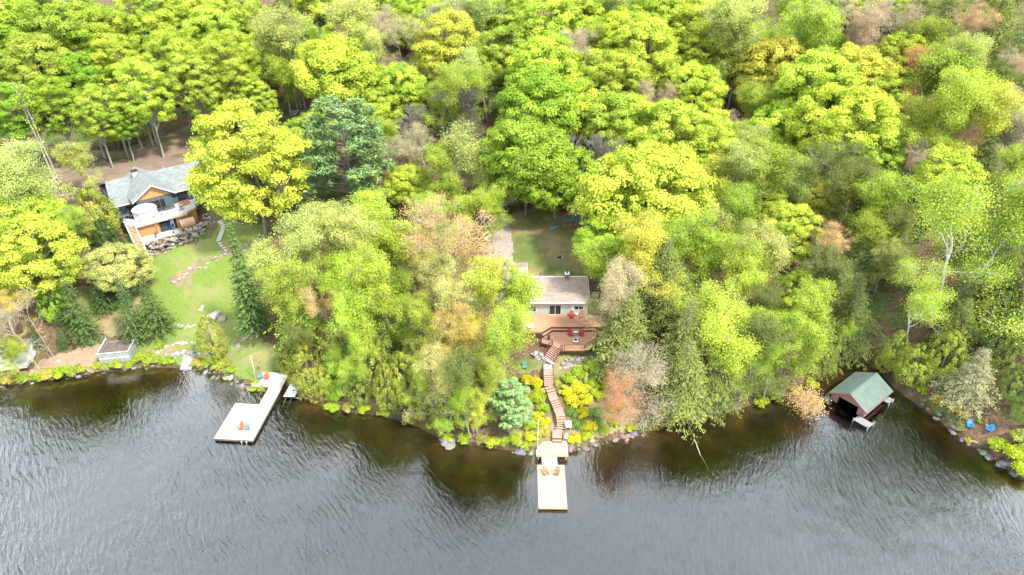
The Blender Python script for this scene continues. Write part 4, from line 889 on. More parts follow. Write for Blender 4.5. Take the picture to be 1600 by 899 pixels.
poly = [(a_.x, a_.y), (b_.x, b_.y), (c_.x, c_.y), (d_.x, d_.y), (a_.x+.1, d_.y-1.1)]
stuff(boards(MB(), a_.x, b_.x, a_.y, c_.y, .95, 'y', .14, poly=poly).build('decking', M['newwood'], r))
MB().box(a_.x, b_.x, a_.y-.05, a_.y-.003, .6, .94).build('fascia', M['barrel'], r)
for x in (a_.x+.3, (a_.x+b_.x)/2, b_.x-.3): MB().box(x-.07, x+.07, a_.y+.1, a_.y+.24, -.6, .9).build('post', M['barrel'], r)
r = empty('garden_stairs', (0, 0, 0), 0, 'long winding reddish wooden stairs climbing from the landing through yellow shrubs', 'stairs')
path = [(870.5,692,.95,0),(870.5,682,1.55,1),(870.5,673,1.58,0),(877,671,1.60,0),(877.5,660,2.1,1),(875.5,648,2.6,1),(871,637,2.64,0),(865,623,3.3,1),(861.5,613,3.34,0),(857.5,604,3.75,1),(856.5,584,4.5,1),(856,573,4.54,0)]
PW = [at(a, b, c) for a, b, c, _ in path]; WD = 1.32
def leveldeck(p, q, z, wd, parent):
    d = (q-p); d.z = 0; L_ = d.length; an = math.atan2(d.y, d.x); mb = MB(); boards(mb, 0, L_, -wd/2, wd/2, 0, 'y', .14)
    return mb.build('landing', M['tread'], parent, loc=(p.x, p.y, z), rot=(0, 0, an))
for i in range(len(PW)-1):
    p, q = PW[i], PW[i+1]; d = Vector((q.x-p.x, q.y-p.y, 0)); L_ = d.length; an = math.atan2(d.y, d.x)
    if not path[i+1][3]: leveldeck(p-d.normalized()*.12, q+d.normalized()*.12, q.z, WD, r); continue
    n = max(2, round(L_/.36)); go = L_/n
    for k in range(n):
        z = p.z+(q.z-p.z)*(k+1)/n; c = p+d*(k/n)
        MB().box(-.02, go-.015, -WD/2, WD/2, -.04, 0).build('tread', M['tread'], r, loc=(c.x, c.y, z), rot=(0, 0, an))
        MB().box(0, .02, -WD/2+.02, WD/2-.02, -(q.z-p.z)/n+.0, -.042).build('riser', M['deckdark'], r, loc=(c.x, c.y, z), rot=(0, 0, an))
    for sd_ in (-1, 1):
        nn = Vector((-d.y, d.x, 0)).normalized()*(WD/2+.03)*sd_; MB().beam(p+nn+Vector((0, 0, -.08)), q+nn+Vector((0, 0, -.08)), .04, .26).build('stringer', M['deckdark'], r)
rl = MB(); prev = None
for i, k in enumerate([1, 3, 4, 5, 6, 7, 8, 9, 10, 11]):
    p = PW[k]; d = PW[min(k+1, 11)]-PW[max(k-1, 0)]; d.z = 0; n = Vector((d.y, -d.x, 0)).normalized(); b = p+n*(WD/2+.1); b.z = p.z
    MB().beam(b+Vector((0, 0, -.4)), b+Vector((0, 0, .95)), .06).build('post', M['deckdark'], r)
    if prev is not None: rl.beam(prev+Vector((0, 0, .93)), b+Vector((0, 0, .93)), .05, .04)
    prev = b
rl.build('handrail', M['deckdark'], r)
# cabinet, white chair and pole next to the stairs
w = at(887.5, 669, 1.6); r = empty('storage_box', w, S_(5), 'white utility box on legs beside the lower stairs', 'box')
MB().box(-.42, .42, -.3, .3, .35, .95).build('body', M['white'], r); MB().slab((-.46, -.34, .97), (.46, -.34, .97), (.46, .34, 1.04), (-.46, .34, 1.04), .04).build('lid', M['white'], r)
for x in (-.36, .36):
    for y in (-.24, .24): MB().box(x-.03, x+.03, y-.03, y+.03, -.5, .35).build('leg', M['white'], r)
w = at(884, 687, 1.0); r = empty('garden_chair', w, S_(160), 'white metal garden chair beside the bottom stair flight', 'chair')
MB().box(-.25, .25, -.25, .25, .42, .46).build('seat', M['white'], r); bk_ = MB(); [bk_.box(x-.015, x+.015, -.27, -.25, .46, .95) for x in (-.2, -.1, 0, .1, .2)]; bk_.box(-.24, .24, -.28, -.25, .93, .98); bk_.build('backrest', M['white'], r)
for x in (-.22, .22):
    for y in (-.22, .22): MB().box(x-.02, x+.02, y-.02, y+.02, 0, .42).build('leg', M['white'], r)
def pole(name, foot, hgt, rad, m, label, lean=(0, 0)):
    w = foot; r = empty(name, w, 0, label, 'pole'); MB().tube((0, 0, -.3), (lean[0], lean[1], hgt), rad, rad*.6, 8).build('mast', m, r, smooth=True)
    MB().tube((lean[0], lean[1], hgt), (lean[0], lean[1], hgt+.12), rad*1.3, rad*1.3, 8).build('finial', m, r); MB().box(-rad*2, rad*2, -rad*2, rad*2, -.1, .05).build('foot', m, r)
pole('flagpole', at(840, 703, .9), 5.4, .05, M['white'], 'thin white flagpole left of the landing')
pole('flagpole', at(400, 590, .5), 4.2, .06, M['white'], 'white flagpole beside the L-shaped dock')

# ------------------------------------------------------------------ L-shaped dock
O = at(394.8, 688.5, .5); E_ = at(452.4, 583.4, .5); yv = (E_-O); yv.z = 0; an = math.atan2(yv.y, yv.x)-math.pi/2
r = empty('dock', (O.x, O.y, 0), an, 'large L-shaped whitewashed dock with orange and grey chairs', 'dock'); Ln = yv.length
def loc(px, py, z=.5):
    p = at(px, py, z)-O; return p.x*math.cos(-an)-p.y*math.sin(-an), p.x*math.sin(-an)+p.y*math.cos(-an)
pad = [loc(336.4, 680), loc(370.6, 627.8), loc(427.5, 636.3)]
xa = (pad[0][0]+pad[1][0])/2; yb = (pad[1][1]+pad[2][1])/2; nx = (loc(405.7, 632.4)[0]+loc(419.7, 605.2)[0])/2; ty = loc(419.7, 605.2)[1]; tx = (loc(395.5, 602.8)[0]+loc(407, 579.5)[0])/2
print('Ldock', xa, yb, nx, ty, tx, Ln)
for nm, (x0, x1, y0, y1), al in (('decking', (xa, 0, 0, yb), 'x'), ('decking', (nx, 0, yb+.03, ty-.03), 'x'), ('decking', (tx, 0, ty, Ln), 'x')):
    stuff(boards(MB(), x0, x1, y0, y1, .52, al, .14).build(nm, M['whitewood'], r))
fr = MB()
for x0, x1, y0, y1 in ((xa, 0, 0, yb), (tx, 0, ty, Ln)): fr.box(x0, x1, y0-.05, y0-.003, .2, .50).box(x0-.05, x0-.003, y0, y1, .2, .50).box(x1+.003, x1+.05, y0, y1, .2, .50).box(x0, x1, y1+.003, y1+.03, .2, .5)
fr.box(nx-.05, nx-.003, yb+.04, ty-.06, .2, .5).box(.003, .045, yb+.04, ty-.04, .2, .5); fr.build('frame', M['brownboard'], r)
for x, y in ((xa+.5, .5), (-.5, .5), (xa+.5, yb-.5), (-.5, yb-.5), (-.3, (yb+ty)/2), (nx+.2, ty+.3), (tx+.4, ty+.4)): MB().tube((x, y, -1.6), (x, y, .48), .07, n=8).build('pile', M['steel'], r)
for x in (-1.6, -.9): MB().beam((x, -.1, .45), (x+.05, -.35, -.2), .04).tube((x-.1, -.2, .3), (x+.15, -.2, .3), .03).build('ladder_rail', M['white'], r)
# white platform with a track into the water
O2 = at(443, 620, .45); r = empty('swim_platform', (O2.x, O2.y, 0), S_(-4), 'small white platform with a track running into the water right of the L-shaped dock', 'platform')
boards(MB(), 0, 1.75, 0, 3.9, .5, 'x', .14).build('decking', M['white'], r); MB().box(0, 1.75, -.05, 3.9, .2, .46).build('frame', M['black'], r)
for x in (.35, 1.25): MB().beam((x-.2, -2.6, -.5), (x, .1, .25), .06).build('track_rail', M['roofgreen'], r)
for y in (-.6, -1.5): MB().beam((.2, y, .05+y*.2), (1.1, y, .05+y*.2), .05).build('track_rung', M['roofgreen'], r)
for y in (1.3, 2.5): MB().box(.9, 1.2, y, y+.2, .51, .6).build('cleat', M['deckdark'], r)
MB().beam((1.75, .1, .3), (2.8, -.2, .3), .06).beam((2.8, -.5, .3), (2.8, .3, .3), .06).build('bracket', M['white'], r)

# ------------------------------------------------------------------ grey deck shelter (flat-topped boat store)
A_ = Vector((-66.4, 87.0, 0)); r = empty('boat_store', A_, S_(9), 'grey weathered flat-topped boat store with parapet walls on the left bank', 'boat store')
Wd, Dp, Zt, Zp = 4.6, 4.3, 2.15, 3.05
n = 16
for k in range(n): MB().box(k*Wd/n+.006, (k+1)*Wd/n-.006, 0, .04, .3, Zp).build('board', M['greyboard'], r)
MB().box(-.05, -.003, 0, Dp, .2, Zp).build('side_wall', M['greyboard'], r); MB().box(Wd+.003, Wd+.05, 0, Dp, .2, Zp).build('side_wall', M['greyboard'], r)
MB().box(0, Wd, Dp-.04, Dp, .3, Zt+.35).build('back_wall', M['greyboard'], r)
boards(MB(), .05, Wd-.05, .05, Dp-.05, Zt, 'x', .2, .02).build('roof_deck', M['brownboard'], r)
MB().box(-.1, Wd+.1, -.09, .07, Zp+.003, Zp+.07).build('cap_rail', M['whitewood'], r); MB().box(-.13, .03, .075, Dp, Zp+.003, Zp+.07).build('cap_rail', M['whitewood'], r); MB().box(Wd-.03, Wd+.13, .075, Dp+.1, Zp+.003, Zp+.07).build('cap_rail', M['whitewood'], r)
MB().box(Wd-.1, Wd+.06, Dp-.02, Dp+.12, .2, Zp+.9).build('corner_post', M['greyboard'], r); MB().box(-.1, .06, Dp+.003, Dp+.12, .2, Zp+.5).build('corner_post', M['greyboard'], r)
MB().box(.6, 1.9, -.045, -.003, .35, 1.9).build('door', M['greyboard'], r)
MB().box(0, Wd, -.06, -.004, 1.95, 2.1).build('trim', M['whitewood'], r)
# small cream shed at the left
w = ground(42, 556); r = empty('garden_shed', w, S_(12), 'small cream shed with a mossy grey roof at the left shore', 'shed')
MB().box(-4, 1.2, -1.6, 2.2, -.4, 2.2).build('wall', M['cream'], r)
MB().slab((-4.3, -2.0, 2.1), (1.5, -2.0, 2.1), (1.5, .3, 3.1), (-4.3, .3, 3.1), .1).slab((-4.3, .305, 3.1), (1.5, .305, 3.1), (1.5, 2.6, 2.1), (-4.3, 2.6, 2.1), .1).build('roof', M['brownboard'], r)
MB().add([(1.2, -1.6, 2.2), (1.2, 2.2, 2.2), (1.2, .3, 3.0), (1.15, -1.6, 2.2), (1.15, 2.2, 2.2), (1.15, .3, 3.0)], [(0, 1, 2), (5, 4, 3), (0, 2, 5, 3), (1, 4, 5, 2)]).build('gable', M['cream'], r)
MB().box(1.203, 1.25, -.4, .6, 0, 1.9).build('door', M['white'], r); MB().box(-2.6, -1.4, -1.65, -1.603, .9, 1.7).build('window', M['glass'], r)
MB().box(-3.9, 1.1, -3.2, -1.65, -.2, .25).build('porch', M['whitewood'], r)

# ------------------------------------------------------------------ boathouse
fr_, fl_ = Vector((51.01, 73.72, 0)), Vector((47.4, 78.27, 0)); bv = Vector((.776, .63, 0)).normalized(); lv = Vector((-bv.y, bv.x, 0))
bv = Vector((.783, .622, 0)).normalized(); O = Vector((49.79, 76.9, 0)); r = empty('boathouse', O, math.atan2(bv.y, bv.x), 'boathouse with a moss green gable roof and red-brown walls standing in the lake', 'boathouse')
# local x runs back towards the shore, y to the left
Lb, hb = 7.9, 2.95
ov = .35
for sd_ in (1, -1):
    MB().slab((0, 0, 3.47), (Lb, 0, 3.47), (Lb, sd_*hb, 1.8), (0, sd_*hb, 1.8), .09).build('roof', M['roofgreen'], r)
    MB().box(ov, Lb-ov, sd_*(hb-.42)-.05, sd_*(hb-.42)+.05, .35, 1.9).build('wall', M['redwall'], r)
    MB().beam((0-.03, 0, 3.38), (-.03, sd_*hb, 1.70), .05, .2).build('bargeboard', M['redwall'], r)
    MB().beam((0, sd_*(hb+.02), 1.72), (Lb, sd_*(hb+.02), 1.72), .04, .14).build('fascia', M['redwall'], r)
MB().beam((0, 0, 3.49), (Lb, 0, 3.49), .25, .03).build('ridge_cap', M['roofgreen'], r)
y2 = hb-.42
for x in (ov, Lb-ov):
    g_ = MB(); zb = 3.0; yy = y2
    g_.add([(x-.04, -yy-.0, 1.8), (x-.04, yy, 1.8), (x-.04, 0, 3.28), (x+.04, -yy, 1.8), (x+.04, yy, 1.8), (x+.04, 0, 3.28)], [(0, 2, 1), (3, 4, 5), (0, 1, 4, 3), (1, 2, 5, 4), (2, 0, 3, 5)]); g_.build('gable', M['redwall'], r)
MB().box(Lb-ov-.05, Lb-ov+.03, -y2, y2, .35, 1.8).build('back_wall', M['redwall'], r)
for y0, y1 in ((-y2+.06, -y2+1.0), (y2-1.0, y2-.06)): MB().box(ov-.02, ov+.06, y0, y1, .5, 1.797).build('front_wall', M['redwall'], r)
for sd_ in (-1, 1):
    stuff(boards(MB(), 6.4 if sd_ < 0 else -.5, 7.9 if sd_ < 0 else .9, min(sd_*2.6, sd_*3.5), max(sd_*2.6, sd_*3.5), .45, 'x', .15, .03).build('side_dock', M['greyboard'], r))
    for x in ((6.5, 7.8) if sd_ < 0 else (-.4, .8)): MB().tube((x, sd_*3.45, -2), (x, sd_*3.45, .62), .1, n=8).build('pile', M['greyboard'], r)
stuff(boards(MB(), -1.1, .3, -4.0, -1.9, .47, 'x', .15, .03).build('front_dock', M['greyboard'], r))
MB().beam((-1.1, -1.85, .5), (-1.1, -4.1, .5), .14).beam((-1.1, -4.1, .5), (.4, -4.1, .5), .14).build('kerb', M['greyboard'], r)
MB().beam((-.35, 2.3, .5), (-.35, 3.7, .5), .14).build('kerb', M['greyboard'], r)
for x, y in ((-1.1, -1.9), (-1.1, -4.1), (.4, -4.2)): MB().tube((x, y, -2), (x, y, .75), .1, n=8).build('pile', M['greyboard'], r)
MB().box(1.5, 1.7, -.1, 1.4, 1.45, 1.6).build('tie_beam', M['greyboard'], r)

# ------------------------------------------------------------------ cottage
r = empty('cottage', (0, 93.15, 6.2), 0, 'small cream cottage with a beige shingle roof and a red deck in front', 'cottage')
def zc_(z): return z-6.2
x0, x1 = .2, 12.4; Zf, Ze, Zr = .3, 2.95, 4.4
MB().box(x0, x1, 0, 7.4, -.4, Ze).build('wall', M['cream'], r)
MB().add([(x1-.05, 0, Ze), (x1-.05, 7.4, Ze), (x1-.05, 5.2, Zr-.1), (x1, 0, Ze), (x1, 7.4, Ze), (x1, 5.2, Zr-.1)], [(0, 1, 2), (5, 4, 3), (0, 2, 5, 3), (1, 4, 5, 2)]).build('gable', M['cream'], r)
MB().slab((x0-.2, -.45, 3.04), (x1+.3, -.45, 3.04), (x1+.3, 5.3, Zr), (x0-.2, 5.3, Zr), .12).build('roof', M['roofpink'], r)
MB().slab((x0-.2, 5.303, Zr), (x1+.3, 5.303, Zr), (x1+.3, 7.8, 3.0), (x0-.2, 7.8, 3.0), .12).build('roof', M['roofpink'], r)
MB().beam((x0-.2, 5.3, Zr+.03), (x1+.3, 5.3, Zr+.03), .4, .04).build('ridge_cap', M['cream'], r)
MB().box(x0-.2, x1+.3, -.52, -.455, 2.80, 3.02).build('fascia', M['white'], r)
for a, b in (((x1+.33, -.45, 2.95), (x1+.33, 5.3, Zr-.08)), ((x1+.33, 5.3, Zr-.08), (x1+.33, 7.8, 2.92))): MB().beam(a, b, .05, .18).build('bargeboard', M['white'], r)
for k in range(9): MB().box(x0, x1+.0, -.018, -.004, .45+k*.23, .46+k*.23).build('siding_lap', M['cream'], r)
def window(par, xa, xb, za, zb, y, n=2, name='window', door=False):
    f = MB(); t = .09
    f.box(xa, xb, y-.06, y, za, za+t).box(xa, xb, y-.06, y, zb-t, zb).box(xa, xa+t, y-.06, y, za+t, zb-t).box(xb-t, xb, y-.06, y, za+t, zb-t)
    for k in range(1, n): x = xa+(xb-xa)*k/n; f.box(x-.04, x+.04, y-.058, y-.001, za+t, zb-t)
    w_ = f.build(name, M['white'], par)
    for k in range(n): a = xa+t+(xb-xa-2*t)*k/n; b = xa+t+(xb-xa-2*t)*(k+1)/n; MB().box(a+.02, b-.02, y-.03, y-.012, za+t, zb-t).build('pane', M['glass'], w_)
window(r, 6.05, 8.1, .3, 2.3, -.01, 2, 'sliding_door'); window(r, 10.15, 11.7, 1.25, 2.1, -.01, 2)
for xa in (9.72, 11.76): MB().box(xa, xa+.38, -.05, -.005, 1.2, 2.15).build('shutter', M['white'], r)
MB().box(x1-.15, x1+.02, -.04, .3, .3, 2.9).build('corner_trim', M['white'], r)
window(r, 2.0, 4.0, .9, 2.1, -.01, 2)
ch = MB().box(8.9, 9.55, 4.7, 5.4, 3.6, 5.2).build('chimney', M['brick'], r); MB().box(8.82, 9.63, 4.62, 5.48, 5.203, 5.3).build('chimney_cap', M['white'], ch); MB().tube((9.22, 5.05, 5.3), (9.22, 5.05, 5.5), .14).build('flue', M['black'], ch)
MB().tube((4.75, 5.35, 4.3), (4.75, 5.35, 5.3), .06).build('vent_pipe', M['black'], r)
# side wing with its own gable roof
MB().box(-7.4, 2.2, 4.4, 12.2, -.4, 3.0).build('wing_wall', M['cream'], r)
MB().slab((-7.8, 3.95, 3.05), (2.6, 3.95, 3.05), (2.6, 8.3, 4.6), (-7.8, 8.3, 4.6), .12).build('wing_roof', M['roofpink'], r)
MB().slab((-7.8, 8.303, 4.6), (2.6, 8.303, 4.6), (2.6, 12.6, 3.05), (-7.8, 12.6, 3.05), .12).build('wing_roof', M['roofpink'], r)
MB().add([(2.15, 4.4, 3.0), (2.15, 12.2, 3.0), (2.15, 8.3, 4.45), (2.2, 4.4, 3.0), (2.2, 12.2, 3.0), (2.2, 8.3, 4.45)], [(0, 1, 2), (5, 4, 3), (0, 2, 5, 3), (1, 4, 5, 2)]).build('gable', M['cream'], r)
MB().beam((2.63, 8.3, 4.55), (2.63, 12.6, 3.0), .05, .16).beam((2.63, 3.95, 3.0), (2.63, 8.3, 4.55), .05, .16).build('bargeboard', M['white'], r)
MB().tube((-1.2, 9.2, 4.2), (-1.2, 9.2, 4.95), .14).build('roof_vent', M['black'], r)
# side fence right of the cottage
r2 = empty('privacy_fence', (12.9, 95.2, 6.3), S_(2), 'grey board fence at the right corner of the cottage', 'fence')
for k in range(16): MB().box(k*.15, k*.15+.135, 0, .03, 0, 1.9).build('board', M['greyboard'], r2)
MB().box(0, 2.4, .033, .08, 1.6, 1.7).build('rail', M['greyboard'], r2)
# decks (things of their own)
r = empty('cottage_deck', (0, 0, 0), 0, 'red-brown two level deck in front of the cottage', 'deck')
up = [(1.0, 93.1), (15.4, 93.1), (15.4, 89.9), (13.6, 89.72), (6.25, 89.72), (4.55, 88.0), (1.0, 88.0)]
stuff(boards(MB(), 1, 15.4, 88, 93.1, 6.5, 'x', .15, poly=up).build('decking', M['deckred'], r))
MB().prism([(6.25, 89.70), (13.6, 89.70), (13.6, 89.66), (6.27, 89.66), (4.6, 87.98), (4.55, 88.0)][::-1], 6.3, 6.49).build('nosing', M['deckdark'], r)
st2 = [(6.3, 89.65), (13.5, 89.65), (13.5, 89.22), (6.45, 89.22), (5.0, 87.75), (4.72, 88.05)]
boards(MB(), 4.7, 13.5, 87.7, 89.65, 6.2, 'x', .15, poly=st2).build('step', M['deckred'], r)
MB().prism([(6.45, 89.21), (13.5, 89.21), (13.5, 89.17), (6.47, 89.17), (5.04, 87.72), (5.0, 87.75)][::-1], 5.93, 6.19).build('nosing', M['deckdark'], r)
low = [(13.5, 89.16), (6.48, 89.16), (5.05, 87.7), (4.6, 86.9), (4.55, 86.3), (6.35, 85.55), (7.6, 84.3), (11.2, 84.3), (12.6, 85.4), (13.5, 86.6)]
stuff(boards(MB(), 4.5, 13.5, 84.3, 89.16, 5.9, 'x', .15, poly=low).build('decking', M['deckred'], r))
sk = MB()
for (a, b) in (((4.55, 86.25), (6.3, 85.5)), ((7.6, 84.24), (11.2, 84.24)), ((11.2, 84.24), (12.6, 85.34)), ((12.6, 85.34), (13.5, 86.55)), ((1.0, 87.95), (4.6, 87.9))):
    zt = 5.9 if b[0] != 4.6 else 6.5; sk.beam((a[0], a[1], zt-.16), (b[0], b[1], zt-.16), .05, .3)
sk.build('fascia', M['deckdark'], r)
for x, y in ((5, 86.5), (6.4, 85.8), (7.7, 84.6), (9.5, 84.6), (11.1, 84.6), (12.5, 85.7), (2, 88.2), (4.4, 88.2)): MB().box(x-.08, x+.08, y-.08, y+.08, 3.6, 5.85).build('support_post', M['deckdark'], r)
posts = [(7.75, 84.4), (8.05, 84.4), (11.15, 84.42), (12.55, 85.5), (13.4, 86.7), (4.6, 86.4), (6.3, 85.7), (1.1, 88.15), (4.55, 87.6)]
for x, y in posts: MB().box(x-.06, x+.06, y-.06, y+.06, 5.9, 6.95).build('railing_post', M['deckdark'], r)
for a, b in ((1, 2), (2, 3), (3, 4), (5, 6), (7, 8)):
    p, q = posts[a], posts[b]; MB().beam((p[0], p[1], 6.9), (q[0], q[1], 6.9), .05, .05).build('top_rail', M['deckdark'], r)
    MB().beam((p[0], p[1], 6.42), (q[0], q[1], 6.42), .012, .84).build('glass_panel', M['pane'], r)
r = empty('deck_stairs', (0, 0, 0), 0, 'short wide slanted stairs from the cottage deck down to the garden path', 'stairs')
a0, a1 = Vector((6.27, 85.75, 5.9)), Vector((7.55, 84.35, 5.9)); b0, b1 = Vector((5.05, 84.55, 4.6)), Vector((6.38, 82.9, 4.6))
for k in range(7):
    t0, t1 = k/7, (k+1)/7+.02; z = 5.9-1.3*(k+1)/7+.02
    P4 = [a0.lerp(b0, t0), a1.lerp(b1, t0), a1.lerp(b1, t1), a0.lerp(b0, t1)]
    MB().slab(*[(p.x, p.y, z) for p in P4], .05).build('tread', M['tread'], r)
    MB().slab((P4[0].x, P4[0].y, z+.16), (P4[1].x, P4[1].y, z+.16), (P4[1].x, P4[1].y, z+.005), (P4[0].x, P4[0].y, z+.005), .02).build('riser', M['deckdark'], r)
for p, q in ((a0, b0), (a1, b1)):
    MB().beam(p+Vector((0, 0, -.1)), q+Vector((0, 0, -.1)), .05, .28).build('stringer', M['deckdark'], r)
    MB().beam(p+Vector((0, 0, 1)), q+Vector((0, 0, 1)), .07, .06).build('handrail', M['deckdark'], r)
    for t in (0, .5, 1): s_ = p.lerp(q, t); MB().beam(s_+Vector((0, 0, -.2)), s_+Vector((0, 0, 1)), .08).build('post', M['deckdark'], r)
r = empty('stone_pavers', at(857, 570, 4.5), 0, 'pale stepping pavers between deck stairs and long stairs', 'pavers')
for k, (a, b) in enumerate([(852,561),(857,564),(862,567),(854,571),(859,572),(853,575),(859,575.5)]):
    p = at(a, b, 4.55)-r.location; o = MB().box(-.35, .35, -.25, .25, -.25, .03).build('paver', M['stone'], r, loc=p, rot=(0, 0, -.6 if k < 3 else 0)); o.color = (.75, .70, .62, 1)
# fire table, side tables, barbecue, bin
w = at(899, 535, 5.92); r = empty('fire_table', w, 0, 'white rectangular fire table with a black burner pan between two red chairs', 'table')
MB().box(-.38, .38, -.55, .5, .42, .48).build('tabletop', M['white'], r); MB().box(-.30, .30, -.45, .4, .02, .418).build('base', M['greyboard'], r); MB().tube((0, 0, .485), (0, 0, .56), .27, .30, 14).build('burner_pan', M['black'], r)
w = at(899.5, 522, 5.92); r = empty('side_table', w, 0, 'small white side table behind the fire table', 'table')
MB().box(-.4, .4, -.2, .2, .42, .46).build('tabletop', M['white'], r)
for x in (-.34, .34):
    for y in (-.15, .15): MB().box(x-.03, x+.03, y-.03, y+.03, 0, .418).build('leg', M['white'], r)
w = at(901, 494, 6.52); r = empty('side_table', w, 0, 'tiny pale side table between the two red chairs at the wall', 'table')
MB().tube((0, 0, .44), (0, 0, .47), .28, .28, 12).build('tabletop', M['white'], r); MB().tube((0, 0, 0), (0, 0, .438), .05).build('leg', M['white'], r)
w = at(857.5, 531.5, 5.92); r = empty('patio_umbrella', w, 0, 'dark planter pot with drooping green plant at the left deck railing', 'planter'); r.name = 'planter'
MB().tube((0, 0, 0), (0, 0, .8), .17, .24, 10).build('pot', M['black'], r); o = obj('foliage', BUSH[0], r, loc=(0, 0, .75), sc=(.5, .5, .35)); o.color = (.12, .25, .15, 1)
w = at(829, 515, 6.52); r = empty('round_table', w, 0, 'round white table half hidden by the tree left of the deck', 'table')
MB().tube((0, 0, .70), (0, 0, .74), .6, .6, 18).build('tabletop', M['white'], r); MB().tube((0, 0, 0), (0, 0, .70), .06).build('leg', M['white'], r)
w = ground(820, 576); r = empty('lawn_chair', w, S_(190), 'teal garden seat on the grass left of the long stairs', 'chair')
MB().box(-.3, .3, -.3, .3, .35, .4).build('seat', M['teal'], r); MB().slab((-.3, -.3, .4), (.3, -.3, .4), (.3, -.5, 1.0), (-.3, -.5, 1.0), .03).build('backrest', M['teal'], r)
for x in (-.27, .27):
    for y in (-.27, .27): MB().box(x-.02, x+.02, y-.02, y+.02, 0, .35).build('leg', M['teal'], r)

# ------------------------------------------------------------------ woodshed, fire pit
w = ground(898, 357); r = empty('woodshed', w, S_(1), 'open-fronted woodshed with a green metal roof full of split firewood', 'woodshed')
hw2 = 2.4
MB().slab((-hw2, -.75, 1.75), (0-.01, -.75, 1.75), (0-.01, 1.3, 2.3), (-hw2, 1.3, 2.3), .06).build('roof_panel', M['roofgreen'], r); MB().slab((.01, -.75, 1.75), (hw2, -.75, 1.75), (hw2, 1.3, 2.3), (.01, 1.3, 2.3), .06).build('roof_panel', M['roofgreen'], r)
for x in (-hw2+.1, 0, hw2-.1): MB().box(x-.06, x+.06, -.55, -.43, -.2, 1.72).build('post', M['greyboard'], r)
MB().box(-hw2+.05, hw2-.05, 1.0, 1.05, 0, 1.9).build('back_wall', M['greyboard'], r)
for x0_ in (-hw2+.2, .1):
    mb = MB()
    for i in range(13):
        for j in range(8):
            x = x0_+.08+i*.16; z = .1+j*.17+srng.uniform(-.02, .02); mb.tube((x, -.35+srng.uniform(-.06, .06), z), (x, .8, z), .078, n=6)
    stuff(mb.build('firewood', M['logend'], r))
w = ground(866, 356); r = empty('tarp_bundle', w, 0, 'small green tarp-covered heap left of the woodshed', 'tarp'); 
o = obj('cover', STM[2], r, loc=(0, 0, .1), sc=(1.1, .6, .5)); o.data = STM[2].copy(); o.data.materials.clear(); o.data.materials.append(M['teal'])
w = ground(874, 403); r = empty('fire_pit', w, 0, 'ring of grey stones with black ash on the back lawn', 'fire pit')
for k in range(14): a = k*2*math.pi/14; stone('stone', Vector((math.cos(a)*.62, math.sin(a)*.62, 0)), .18, r, col=(.55, .52, .48))
MB().tube((0, 0, -.05), (0, 0, .1), .5, .45, 14).build('ash_bed', M['black'], r)
for a in (.3, 2., 4.): MB().tube((-.3*math.cos(a), -.3*math.sin(a), .14), (.3*math.cos(a), .3*math.sin(a), .2), .05, n=6).build('log', M['black'], r)
pole('clothes_pole', ground(780, 413), 2.6, .04, M['black'], 'short dark lamp post at the gravel drive')
# red-brown hut behind the big yellow maple
w = ground(470, 318); r = empty('brown_hut', w, S_(20), 'dark brown plank hut half hidden between the yellow maple and the pine', 'hut')
MB().box(-2.6, 2.6, -1.6, 1.8, -.5, 2.3).build('wall', M['brownboard'], r); MB().slab((-2.9, -1.9, 2.35), (2.9, -1.9, 2.35), (2.9, 2.1, 2.8), (-2.9, 2.1, 2.8), .08).build('roof', M['steel'], r); MB().box(-.5, .4, -1.65, -1.603, 0, 1.9).build('door', M['redwall'], r)
w = ground(1516, 524, 1.0); r = empty('blue_shelter', w, S_(-20), 'small teal tarp shelter glimpsed between the leaning birch and the cedars', 'shelter')
MB().slab((-1.4, -1.1, 1.3), (1.4, -1.1, 1.3), (1.4, .2, 2.1), (-1.4, .2, 2.1), .04).slab((-1.4, .203, 2.1), (1.4, .203, 2.1), (1.4, 1.5, 1.3), (-1.4, 1.5, 1.3), .04).build('canopy', M['teal'], r)
for x in (-1.3, 1.3):
    for y in (-1, 1.4): MB().tube((x, y, -.3), (x, y, 1.3), .03).build('leg', M['steel'], r)

# ------------------------------------------------------------------ blue-grey house (local frame: x along the facade, y into the house)
r = empty('house', HO, math.atan2(HU.y, HU.x), 'blue-grey house with a grey shingle roof and orange cedar gable on the left hill', 'house')
Z0, ZD, ZE = 10.95, 13.8, 16.35
xl, xr = -6.6, 10.8
MB().box(xl, xr, 2.6, 14.6, Z0-.5, ZE).build('wall', M['slate'], r)
MB().box(-5.4, 4.6, -2.35, 2.6, Z0-.3, 13.5).build('lower_wall', M['orange'], r)
MB().box(-3.1, 3.1, .55, 2.6, 13.55, 16.85).build('bay_wall', M['slate'], r)
MB().add([(-3.1, .5, 16.86), (3.1, .5, 16.86), (0, .5, 18.95), (-3.1, .62, 16.86), (3.1, .62, 16.86), (0, .62, 18.95)], [(0, 1, 2), (5, 4, 3), (0, 2, 5, 3), (1, 4, 5, 2)]).build('gable', M['orange'], r)
